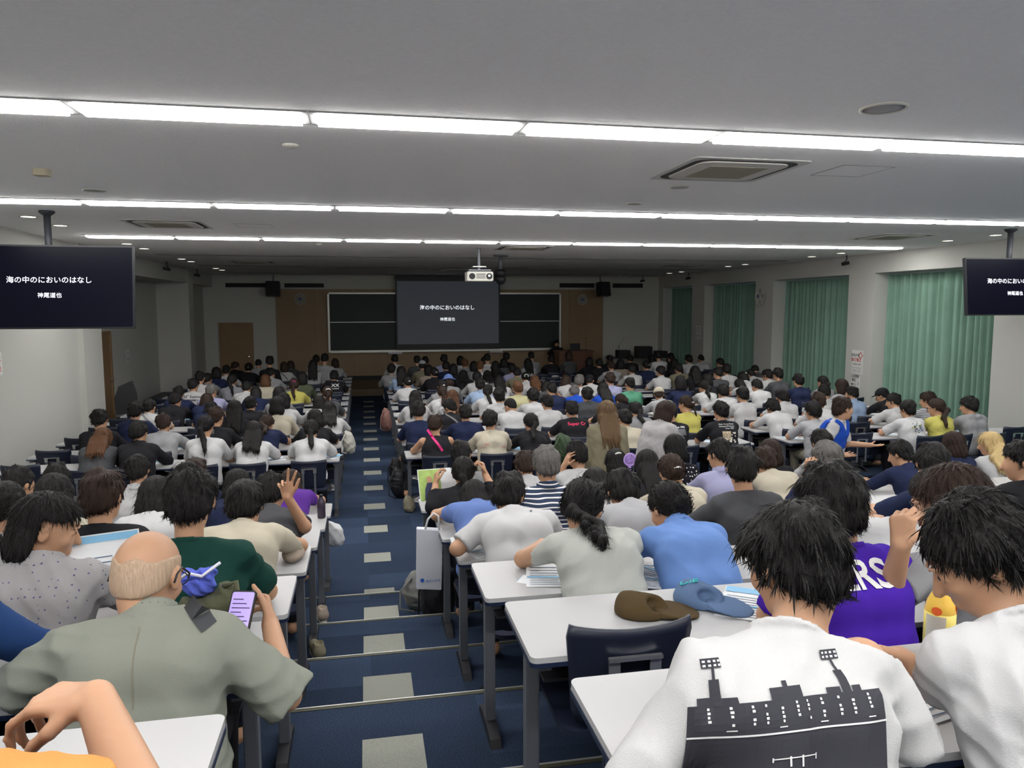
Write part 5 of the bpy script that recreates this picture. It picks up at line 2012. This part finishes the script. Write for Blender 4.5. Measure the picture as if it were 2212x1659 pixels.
# person in orange at the bottom left, forearm raised in front of the lens
far, fl_ = FAR['a']
ox, oy = -.76, .78
E_, W_ = np.array((-.28 - ox, .95 - oy, 1.865 - fl_)), np.array((-.395 - ox, 1.14 - oy, 1.935 - fl_))
S = skeleton(1.36, 10, -20, 1.03, 1.0, dict(r=(E_, W_, dict(d=(-.95, .22, -.02), n=(-.15, .1, -1), curls=[.5, .62, .75, .85], thumb=.85, spread=.05, scale=.95)), l=arm((-.3, .2, .80), (-.2, .4, .80))))
S['Sr'] = np.array((.17, .02, 1.115))
person('a', -.80, 1.36, 12, 'B', 'k', 't', 'orange', 0, [], 'person in orange t-shirt reaching over the desk at the bottom left corner', S=S, h=.006, loc=(ox, oy, fl_))
# standing people in the cross-aisle
LA = {}
S = skeleton(1.40, 6, 0, 1.0, .95, stand=.86, seat=.86, pitch=8)
S['hairlen'] = .12
person('', 2.75, 1.5, 6, 'L', 'l', 'j', 'khaki', 0, [], 'standing person with very long brown hair and greyish cardigan seen from behind', loc=(2.50, 7.40, 0), S=S, h=.010, group='people standing in the cross-aisle')
S = skeleton(1.36, 22, 18, 1.02, .95, stand=.86, seat=.86, pitch=18)
t, S, pr = person('', 3.4, 1.36, 20, 'B', 'b', 's', 'polka', 0, [], 'woman with dark bob in flower-patterned blouse bending right, behind the desks', loc=(3.00, 7.50, 0), S=S, h=.010, group='people standing in the cross-aisle')
t.rotation_euler.z = R_(-58)
S = skeleton(1.40, 8, -48, 1.02, .95, dict(r=arm((.255, -.02, .97), (.08, .16, .90), d=(-.85, .55, -.06), n=(.2, .5, 1), curl=.12, spread=.12), l=arm((-.24, .12, .97), (-.38, .34, .96), d=(-.75, .65, -.1), n=(.2, -.3, 1), curl=.12)), stand=.88, seat=.88, pitch=6)
t, S, pr = person('', 5.7, 1.49, 8, 'S', 'b', 't', 'white', 0, [], 'woman in blue sports bib standing in the aisle, smiling right, hands out', loc=(5.06, 7.40, 0), S=S, h=.008, group='people standing in the cross-aisle')
t.rotation_euler.z = R_(-140)
f = SDF((-.3, -.3, .68), (.3, .4, 1.36), .009)
torso(f, S, .031, .045, .01)
x, y, z = f._pts((slice(None),) * 3)
for s, n in ((-1, 'l'), (1, 'r')):
    Sh = S['S' + n]
    f.F = np.maximum(f.F, -(np.sqrt((x - Sh[0] - s * .060) ** 2 + (y - Sh[1]) ** 2 + (z - Sh[2] + .02) ** 2) - .082).astype(np.float32))
Cc = S['C']
f.F = np.maximum(f.F, np.where(y > Cc[1] + .01, z - (Cc[2] - .17 + 1.5 * np.abs(x)), z - Cc[2] - .01).astype(np.float32))
bib = link('sports_bib', f.mesh('bib'), cloth('blue'), t)
onback(S, bib.data, textmesh('STAFF', .06, 0, .002), PW, t, (.02, -.22), 'bib_lettering', .004, front=True)
eyes('', t, S)
# presenter behind the lectern
S = skeleton(1.10, 12, 175, 1.0, 1.0)
person('', 6.4, 1.1, 12, 'S', 'k', 's', 'black', 0, [], 'dark-haired presenter seated low behind the laptop on the lectern', loc=(6.35, 24.25, .2), S=skeleton(1.12, 10, 180, 1.0, 1.0), h=.014, group='presenter')

# ================================================================ THINGS ON AND BY THE DESKS
Zt = {r: FAR[r][1] + .70 for r in ROWS}
M_PAPER = mat('paper_white', (.74, .76, .78), rough=.7)
M_PBLUE = mat('paper_blue', (.22, .48, .72), rough=.6)
M_INK = mat('print_ink', (.08, .12, .2), rough=.8)
def brochure(x, y, z, rz, label, blue=.2, w_=.21, d_=.297, curl=0.0, group='handouts on the desks', name='handout', cat='handout', M=None, lines=9):
    t = thing(name, label, cat, (x, y, z + .003), rz, group)
    vs, fs = [], []
    n = 8
    for j in range(n + 1):
        for i in range(5):
            u, v = i / 4, j / n
            vs.append(((u - .5) * w_, (v - .5) * d_, curl * (max(0, v - .4) ** 2) + .0015 * math.sin(u * 3.1)))
    nn = len(vs)
    vs += [(a, b, c - .0022) for a, b, c in vs]
    for j in range(n):
        for i in range(4):
            a = j * 5 + i
            fs.append((a, a + 1, a + 6, a + 5))
            fs.append((nn + a + 5, nn + a + 6, nn + a + 1, nn + a))
    for j in range(n):
        fs.append((j * 5, (j + 1) * 5, nn + (j + 1) * 5, nn + j * 5))
        fs.append((j * 5 + 4, nn + j * 5 + 4, nn + (j + 1) * 5 + 4, (j + 1) * 5 + 4))
    fs.append((0, nn, nn + 1, 1)); fs.append((1, nn + 1, nn + 2, 2)); fs.append((2, nn + 2, nn + 3, 3)); fs.append((3, nn + 3, nn + 4, 4))
    o = MB().add(vs, fs).build('page', M_PAPER, t)
    zf = lambda v: curl * (max(0, v - .4) ** 2) + .003
    b = MB()
    for (v0, v1) in ((1 - blue, .98), (.35, .41)):
        b.add([(-.48 * w_, (v0 - .5) * d_, zf(v0)), (.48 * w_, (v0 - .5) * d_, zf(v0)), (.48 * w_, (v1 - .5) * d_, zf(v1)), (-.48 * w_, (v1 - .5) * d_, zf(v1))], [(0, 1, 2, 3)])
    b.build('blue_band', M_PBLUE, t)
    k_ = MB()
    for k in range(lines):
        v = .06 + k * .075
        if v > 1 - blue - .04:
            break
        ln = .40 - .12 * ((k * 7) % 3)
        k_.add([(-.42 * w_, (v - .5) * d_, zf(v)), (ln * w_, (v - .5) * d_, zf(v)), (ln * w_, (v + .014 - .5) * d_, zf(v + .014)), (-.42 * w_, (v + .014 - .5) * d_, zf(v + .014))], [(0, 1, 2, 3)])
    k_.build('text_lines', M_INK, t)
    if M:
        t.matrix_world = M
    return t
brochure(1.33, 2.36, Zt['b'], R_(-35), 'pale blue handout lying beside the blue cap on the second desk row')
brochure(.80, 3.19, Zt['c'], R_(-12), 'curled pale blue handout left of the off-white knit sweater', curl=.18)
brochure(.72, 3.14, Zt['c'] - .003, R_(60), 'small white sheet under the curled handout on the third desk row', w_=.10, d_=.14, blue=.01, lines=0)
brochure(1.26, 1.50, Zt['a'], R_(12), 'large light blue handout on the nearest desk between the two white t-shirts', blue=.6, w_=.23)
brochure(-.95, 2.26, Zt['b'], R_(30), 'white sheet on the desk at the far left beside the denim sleeve', w_=.15, d_=.2)
brochure(1.33, 3.13, Zt['c'], R_(-60), 'open white booklet in front of the sky-blue blouse', blue=.05)
brochure(1.18, 3.10, Zt['c'], R_(-20), 'printed white page under the hand right of the off-white knit', blue=.05)
brochure(2.75, 3.16, Zt['c'], R_(15), 'blue and white handout before the person with glasses at right', blue=.5)
brochure(.62, 4.08, Zt['d'], R_(20), 'white handout at the aisle end beside the white t-shirt elbow')
brochure(4.3, 4.95, Zt['e'], R_(10), 'white sheet on the fifth nearest row near the right')
rnd = random.Random(11)
OC = {}
for r in 'ghijklmn':
    k = {}
    for q in DONE:
        if q[0] != r:
            continue
        X = q[2]
        if rnd.random() < (.75 if r in 'hij' else .5):
            bk = q[1]
            k[bk] = k.get(bk, 0) + 1
            brochure(X + rnd.uniform(-.24, .24), FAR[r][0] - .2, Zt[r], R_(rnd.uniform(-25, 25)), 'handout on the desk, %s, %s, %s sheet from left' % (BNAME[bk], rowname(r), ORD[k[bk] - 1]), blue=rnd.choice((.2, .5, .05)), lines=4)
# booklet held up by the woman in the dotted shirt
Mh = Matrix.Translation((-1.02, 3.06, 1.50)) @ Matrix.Rotation(R_(20), 4, 'Z') @ Matrix.Rotation(R_(52), 4, 'X')
brochure(0, 0, 0, 0, 'pale blue printed booklet held up by the woman in the dotted shirt', w_=.30, d_=.30, M=Mh, name='booklet', cat='booklet', blue=.12)
# magazine with portrait held by the person in black
Mh = Matrix.Translation((.60, 5.90, 1.10)) @ Matrix.Rotation(R_(8), 4, 'Z') @ Matrix.Rotation(R_(65), 4, 'X')
t = thing('magazine', 'open magazine with a green portrait page held by the person in black jacket', 'magazine')
MB().box(-.20, .20, -.13, .13, 0, .004).build('pages', M_PAPER, t)
MB().box(-.195, -.02, -.125, .125, .0042, .005).build('photo_page', mat('mag_green', (.32, .45, .12), var=.5, vscale=20), t)
MB().prism([(-.16, -.12), (-.05, -.12), (-.06, -.02), (-.09, .02), (-.13, .02), (-.15, -.03)], .0052, .006).build('printed_suit', mat('mag_suit', (.03, .035, .09)), t)
MB().prism([(-.11 + .022 * math.cos(a), .045 + .028 * math.sin(a)) for a in [k * .5236 for k in range(12)]], .0052, .006).build('printed_face', SKIN, t)
t.matrix_world = Mh

# caps on the second desk row
def deskcap(x, y, z, rz, col, label, sx=1, logo=None):
    t = thing('cap', label, 'cap', (x, y, z), rz, 'caps lying on the desk')
    f = SDF((-.16, -.14, -.01), (.24, .14, .14), .005)
    f.ell((-.02, 0, .012), (.095, .082, .062), None, .02)
    f.ell((-.06, .02, .04), (.04, .04, .03), None, .03)
    f.ell((.03, -.03, .045), (.035, .03, .02), None, -.02)
    f.ell((-.02, .035, .052), (.05, .014, .02), None, -.015)
    f.plane((0, 0, .001), (0, 0, -1))
    folds(f, None, .003, 5, 1.6)
    link('crown', f.mesh('crown'), cloth(col), t)
    f = SDF((.0, -.12, -.01), (.24, .12, .06), .004)
    f.ell((.095, 0, .016), (.085, .075, .007), Ry(R_(8)), .005)
    f.ell((.06, 0, .012), (.06, .07, .008), None, .01)
    link('brim', f.mesh('brim'), cloth(col), t)
    MB().lathe([(.008, 0), (.006, .004), (.001, .005)], 12, c=(-.03, 0, .070)).build('top_button', cloth(col), t, True)
    if logo:
        me = textmesh(logo, .045, .001, .001)
        me.transform(Matrix.Translation((-.055, -.01, .071)) @ Matrix.Rotation(R_(28), 4, 'Z') @ Matrix.Rotation(R_(-16), 4, 'Y'))
        link('cap_lettering', me, mat('teal_thread', (.0, .35, .38)), t)
COL['brown'] = (.075, .05, .022)
COL['denimb'] = (.10, .16, .28)
deskcap(.94, 2.36, Zt['b'], R_(-15), 'brown', 'crumpled brown cap lying on the desk in front of the empty chair')
deskcap(1.17, 2.40, Zt['b'], R_(-50), 'denimb', 'faded blue cap with teal lettering lying on the desk by the handout', logo='DIE')

# bottles
def bottle(x, y, z, h_, r, body, label, cap, lab=None, liquid=None, sq=False, rz=0):
    t = thing('drink_bottle', label, 'bottle', (x, y, z), rz)
    n = 28
    prof = [(r * .9, 0), (r, .01), (r, h_ * .62), (r * .86, h_ * .72), (r * .42, h_ * .88), (r * .40, h_ * .93)]
    MB().lathe(prof, n).build('bottle_body', body, t, True)
    MB().lathe([(r * .46, h_ * .90), (r * .46, h_ * .985), (r * .4, h_)], 18).build('bottle_cap', cap, t, True)
    if lab:
        MB().lathe([(r * 1.012, h_ * .22), (r * 1.012, h_ * .60)], n).build('bottle_label', lab, t, True)
    return t
M_CLEAR = mat('clear_plastic', (.75, .82, .86), rough=.08, spec=.6, alpha=None, trans=.6)
t = bottle(1.43, 1.60, Zt['a'], .215, .036, mat('orange_juice', (.80, .50, .08), rough=.25), 'orange drink bottle with yellow and white label on the nearest desk', mat('cap_cream', (.7, .68, .6)), mat('juice_label', (.80, .66, .16), rough=.5))
def wrapped(pts, fs, r, name, m_, a0=0):
    return MB().add([(r * math.sin(u / .036 + a0), -r * math.cos(u / .036 + a0), v) for u, v in pts], fs).build(name, m_, t)
def disc(cu, cv, ru, rv, n=24):
    return [(cu, cv)] + [(cu + ru * math.cos(a), cv + rv * math.sin(a)) for a in [k * 2 * math.pi / n for k in range(n)]], [(0, 1 + k, 1 + (k + 1) % n) for k in range(n)]
pts = [(-.06 + .006 * i, z_) for z_ in (.012, .125) for i in range(9)]
wrapped(pts, [(i, i + 1, i + 10, i + 9) for i in range(8)], .0372, 'label_panel', mat('label_cream', (.62, .56, .48)))
p_, f_ = disc(.016, .040, .027, .030)
wrapped(p_, f_, .0376, 'label_fruit', mat('fruit_orange', (.85, .27, .02)))
p_, f_ = disc(.014, .050, .018, .017)
wrapped(p_, f_, .0379, 'fruit_shine', mat('fruit_yellow', (.85, .45, .05)))
for cu in (-.034, .034):
    p_, f_ = disc(cu, .138, .012, .011)
    wrapped(p_, f_, .0368, 'label_fruit', mat('fruit_red', (.85, .13, .02)))
me = textmesh('オレンジ', .013, 0, .0004)
for v in me.vertices:
    u, w__ = v.co.x + .012, v.co.y + .092
    v.co = (.0378 * math.sin(u / .036), -.0378 * math.cos(u / .036), w__)
link('label_text', me, mat('label_ink', (.05, .03, .02)), t)
t = bottle(4.0, 4.08, Zt['d'], .205, .033, mat('pink_water', (.65, .75, .8), rough=.15, spec=.6), 'clear water bottle with blue and red label at the right edge', mat('cap_white', (.75, .75, .78)), mat('label_blue', (.06, .32, .62)))
MB().lathe([(.0336, .05), (.0336, .075)], 28).build('label_stripe', mat('label_red', (.65, .12, .06)), t, True)
bottle(1.77, 4.1, Zt['d'], .205, .033, M_CLEAR, 'clear water bottle beyond the sky-blue blouse', mat('cap_white', ()), None)
bottle(-.36, 6.0, Zt['f'], .19, .032, mat('dark_flask', (.04, .03, .05), rough=.3), 'dark flask bottle standing on the desk beside the raised hand', M_BLACKP)
bottle(-.40, 11.2, Zt['j'], .21, .034, mat('green_tea', (.10, .28, .03), rough=.3), 'green tea bottle on the aisle end of a left desk', mat('cap_white', ()), mat('tea_label', (.15, .45, .08)))
bottle(8.25, 9.35, Zt['h'], .21, .034, mat('milk_tea', (.62, .60, .40), rough=.3), 'pale yellow drink bottle beside the grey hooded top', mat('cap_white', ()))
bottle(.56, 16.6, Zt['o'], .21, .034, mat('lime_drink', (.35, .5, .03), rough=.3), 'lime green bottle on the aisle end of a far middle desk', mat('cap_white', ()))
# phone held by the old man
t = thing('smartphone', 'black smartphone with a lilac screen held by the bald man', 'phone')
MB().prism(rrect(-.038, .038, -.078, .078, .009), 0, .010).build('phone_body', M_BLACKP, t)
MB().prism(rrect(-.034, .034, -.073, .073, .006), .0102, .0106).build('phone_screen', mat('phone_screen', (.3, .25, .5), rough=.2, emit=(.50, .36, .85), es=.32), t)
ln = MB()
for k in range(9):
    ln.box(-.028, .028 - .012 * (k % 3), -.055 + k * .013, -.052 + k * .013, .0107, .0109)
ln.build('screen_text', mat('phone_ink', (.05, .03, .12)), t)
t.matrix_world = Matrix.Translation((-.385, 2.30, 1.575)) @ Matrix.Rotation(R_(-14), 4, 'Z') @ Matrix.Rotation(R_(52), 4, 'X')
# bag, towel and wallet before the old man
def blob(name, label, cat, loc, specs, lo, hi, h, m_, rz=0, amp=.004, freq=1.2, cuts=(), group=None, seed=3):
    t = thing(name, label, cat, loc, rz, group)
    f = SDF(lo, hi, h)
    for c, r, k in specs:
        f.ell(c, r, None, k)
    for p, n in cuts:
        f.plane(p, n)
    folds(f, None, amp, seed, freq)
    link(name + '_body', f.mesh('blob'), m_, t)
    return t
t = blob('canvas_bag', 'olive canvas bag slumped on the desk in front of the bald man', 'bag', (-.50, 2.42, Zt['b']), [((0, 0, .07), (.10, .07, .10), .03), ((.05, .02, .13), (.045, .04, .07), .04), ((-.05, -.01, .10), (.05, .05, .07), .03), ((-.02, 0, .20), (.05, .05, .05), -.03)], (-.17, -.13, -.01), (.17, .13, .26), .005, mat('olive_canvas', (.10, .105, .06), rough=.9, bump=.3), 0, .011, 2.0)
MB().tube([(.05, 0, .18), (.09, -.02, .20), (.10, -.03, .12), (.08, -.04, .04)], .009).build('bag_strap', mat('olive_canvas', ()), t, True)
t = blob('towel', 'crumpled blue and white towel stuffed in the olive bag', 'towel', (-.53, 2.44, Zt['b'] + .155), [((0, 0, .03), (.05, .04, .045), .02), ((.03, 0, .06), (.03, .03, .03), .02), ((-.03, .01, .05), (.03, .03, .04), .02)], (-.1, -.09, -.03), (.1, .09, .14), .004, mat('towel_blue', (.10, .14, .62), rough=.95, bump=.4), 0, .014, 3.2)
MB().tube([(-.05, -.03, .06), (-.02, -.045, .085), (.02, -.04, .07), (.05, -.03, .09), (.07, -.01, .10)], .005).build('towel_trim', mat('towel_white', (.65, .65, .75)), t, True)
tag(MB().prism(rrect(-.07, .07, -.05, .05, .01), 0, .022).build('wallet', mat('brown_leather', (.28, .12, .03), rough=.45), loc=(-.44, 2.33, Zt['b'])), 'tan leather wallet on the desk before the bald man', 'wallet')
blob('folded_cloth', 'folded beige cloth on the desk at the elbow of the cream t-shirt', 'cloth', (-.40, 4.10, Zt['d']), [((0, 0, .03), (.06, .10, .04), .02), ((0, .04, .06), (.045, .05, .03), .02)], (-.1, -.14, -.01), (.1, .14, .12), .006, cloth('beige'), 0, .010, 1.6, cuts=(((0, 0, .001), (0, 0, -1)),))
# black bag bottom left with silver piping
t = blob('tote_bag', 'black tote bag with silver piping on the nearest left desk', 'bag', (-.86, 1.55, Zt['a']), [((0, 0, .08), (.10, .08, .13), .03), ((.04, 0, .04), (.08, .07, .06), .02)], (-.2, -.15, -.01), (.2, .15, .26), .006, mat('black_canvas', (.012, .012, .014), rough=.7, bump=.2), 0, .005, cuts=(((0, 0, .001), (0, 0, -1)),))
MB().tube([(-.05, -.085, .02), (-.03, -.09, .10), (-.04, -.07, .18)], .004).build('piping', M_ALU, t, True)
MB().tube([(.06, -.075, .02), (.055, -.07, .10), (.02, -.05, .19)], .004).build('piping', M_ALU, t, True)

# bags on the floor and hanging
t = thing('paper_bag', 'white paper carrier bag with small blue logo hanging from an aisle-end desk', 'bag', (.40, 5.0, 0))
MB().prism([(-.085, .60), (.085, .58), (.10, 1.0), (-.075, 1.02)], -.03, .03, M=Matrix.Rotation(R_(90), 4, 'X')).build('bag_body', mat('bag_paper', (.62, .64, .70), rough=.6), t, bevel=.004)
MB().tube([(-.02, -.02, 1.01), (.0, -.02, 1.08), (.04, -.02, 1.12), (.07, -.02, 1.10), (.075, -.02, 1.0)], .007).build('bag_handle', mat('cord_white', (.65, .65, .66)), t, True)
MB().lathe([(.014, 0), (.014, .001), (.006, .001)], 18, M=Matrix.Translation((-.045, -.031, .66)) @ Matrix.Rotation(R_(90), 4, 'X')).build('bag_logo', mat('logo_blue', (.03, .12, .55)), t)
me = textmesh('東京大学生', .020, 0, 0); me.transform(Matrix.Translation((.03, -.032, .65)) @ Matrix.Rotation(R_(90), 4, 'X')); link('bag_lettering', me, mat('logo_blue', ()), t)
def softbag(name, label, loc, sx, sy_, sz, m_, rz=0, seed=1, handle=True):
    t = blob(name, label, 'bag', loc, [((0, 0, sz * .45), (sx, sy_, sz * .5), .03), ((sx * .3, 0, sz * .25), (sx * .7, sy_ * .9, sz * .3), .03), ((-sx * .3, 0, sz * .65), (sx * .5, sy_ * .7, sz * .35), .03)], (-sx - .08, -sy_ - .08, -.01), (sx + .08, sy_ + .08, sz + .1), .008, m_, rz, .012, 1.5, cuts=(((0, 0, .002), (0, 0, -1)),), seed=seed)
    if handle:
        MB().tube([(-sx * .5, -sy_ * .5, sz * .9), (-sx * 1.1, -sy_ * .8, sz * .6), (-sx * 1.15, -sy_ * .9, sz * .15), (-sx * .4, -sy_, .02)], .008).build('bag_strap', m_, t, True)
    return t
softbag('shoulder_bag', 'slumped grey shoulder bag on the floor below the white paper bag', (.40, 5.75, .15), .15, .12, .30, mat('grey_nylon', (.17, .17, .16), rough=.6, bump=.2))
softbag('backpack', 'black backpack standing behind the white paper bag', (.50, 5.45, .15), .13, .12, .48, mat('black_nylon', (.01, .01, .013), rough=.6, bump=.2), seed=2)
softbag('plastic_bag', 'knotted white plastic bag by the left desks beyond the raised hand', (-.32, 7.0, .30), .10, .09, .24, mat('white_plastic_film', (.6, .61, .63), rough=.4), seed=3, handle=False)
softbag('cloth_bag', 'grey-beige bag hanging from a left desk by the aisle', (-.22, 9.9, .62), .08, .12, .30, mat('beige_nylon', (.34, .34, .30), rough=.7), seed=4)
softbag('backpack', 'black backpack on the floor at the first middle desk past the cross-aisle', (.42, 9.9, 0), .12, .14, .42, mat('black_nylon', ()), seed=5)
softbag('rucksack', 'second black rucksack on the aisle floor, farther than the first', (.42, 10.7, 0), .11, .12, .40, mat('black_nylon', ()), seed=6)
softbag('pink_bag', 'dusky pink bag hanging at the aisle end of a middle desk', (.36, 13.3, .35), .09, .13, .42, mat('pink_nylon', (.20, .10, .085), rough=.7), seed=7)
softbag('canvas_tote', 'olive paper bag beside a shoe under the middle desks', (.50, 9.15, 0), .07, .08, .22, mat('kraft', (.22, .2, .14), rough=.8), seed=8, handle=False)
softbag('backpack', 'dark green patterned backpack hung beside the long-haired standing person', (2.33, 8.6, .60), .13, .10, .42, mat('green_pack', (.025, .05, .02), rough=.6, var=.8, vscale=25), seed=9)
# portable fan held up in the fifth row
t = thing('hand_fan', 'small lilac handheld electric fan held up in the middle block', 'fan', (2.30, 6.25, 1.02))
M_LIL = mat('lilac_plastic', (.42, .28, .68), rough=.35)
a = MB()
for rr in (.055, .045, .034, .022):
    a.tube([(rr * math.cos(q * .3142), -.012 - (.055 - rr) * .25, .14 + rr * math.sin(q * .3142)) for q in range(21)], .003 if rr < .05 else .007, 6)
for q in range(12):
    a.tube([(0, -.022, .14), (.055 * math.cos(q * .5236), -.012, .14 + .055 * math.sin(q * .5236))], .0018, 5)
a.build('fan_cage', M_LIL, t, True)
MB().lathe([(.018, -.02), (.016, .085)], 14).build('fan_handle', M_LIL, t, True)
for q in range(3):
    Mq = Matrix.Translation((0, 0, .14)) @ Matrix.Rotation(q * 2.094, 4, 'Y')
    MB().add([Mq @ Vector(v) for v in ((.005, -.006, 0), (.035, -.01, -.014), (.045, .002, .008), (.012, .002, .012))], [(0, 1, 2, 3)]).build('fan_blade', M_LIL, t)
MB().lathe([(.02, -.008), (.02, .012)], 14, M=Matrix.Translation((0, 0, .14)) @ Matrix.Rotation(R_(90), 4, 'X')).build('fan_motor', M_LIL, t)
# shoes seen by the aisle
def shoe(x, y, z, rz, m_, label):
    t = thing('shoe', label, 'shoe', (x, y, z), rz, 'shoes by the aisle')
    f = SDF((-.08, -.16, -.01), (.08, .16, .14), .005)
    f.cone((0, -.09, .05), (0, .08, .038), .040, .034, .02)
    f.cone((0, -.08, .07), (0, -.07, .10), .036, .034, .02)
    f.ell((0, -.075, .125), (.026, .03, .03), None, -.01)
    f.plane((0, 0, .018), (0, 0, -1))
    link('upper', f.mesh('upper'), m_, t)
    MB().prism([(.04 * math.cos(a) * (1 if math.sin(a) > 0 else .85), .13 * math.sin(a)) for a in [k * .2618 for k in range(24)]], 0, .022).build('sole', mat('sole_white', (.6, .58, .52)), t)
    MB().tube([(-.02, .0, .078), (.02, .0, .078), (-.02, .03, .07), (.02, .03, .07)], .003).build('laces', mat('lace_white', (.7, .7, .7)), t)
shoe(.56, 3.65, .45, R_(-20), cloth('black'), 'black sneaker with white sole under the desk right of the aisle')
shoe(.52, 9.83, 0, R_(0), cloth('pblue'), 'blue sneaker of the leg stretched into the aisle at right')
shoe(-.34, 4.75, .30, R_(15), cloth('khaki'), 'tan shoe under the left desks by the aisle')
shoe(-.36, 5.7, .15, R_(10), cloth('beige'), 'beige shoe with orange trim under a left desk, farther back')
# leg stretched into the aisle
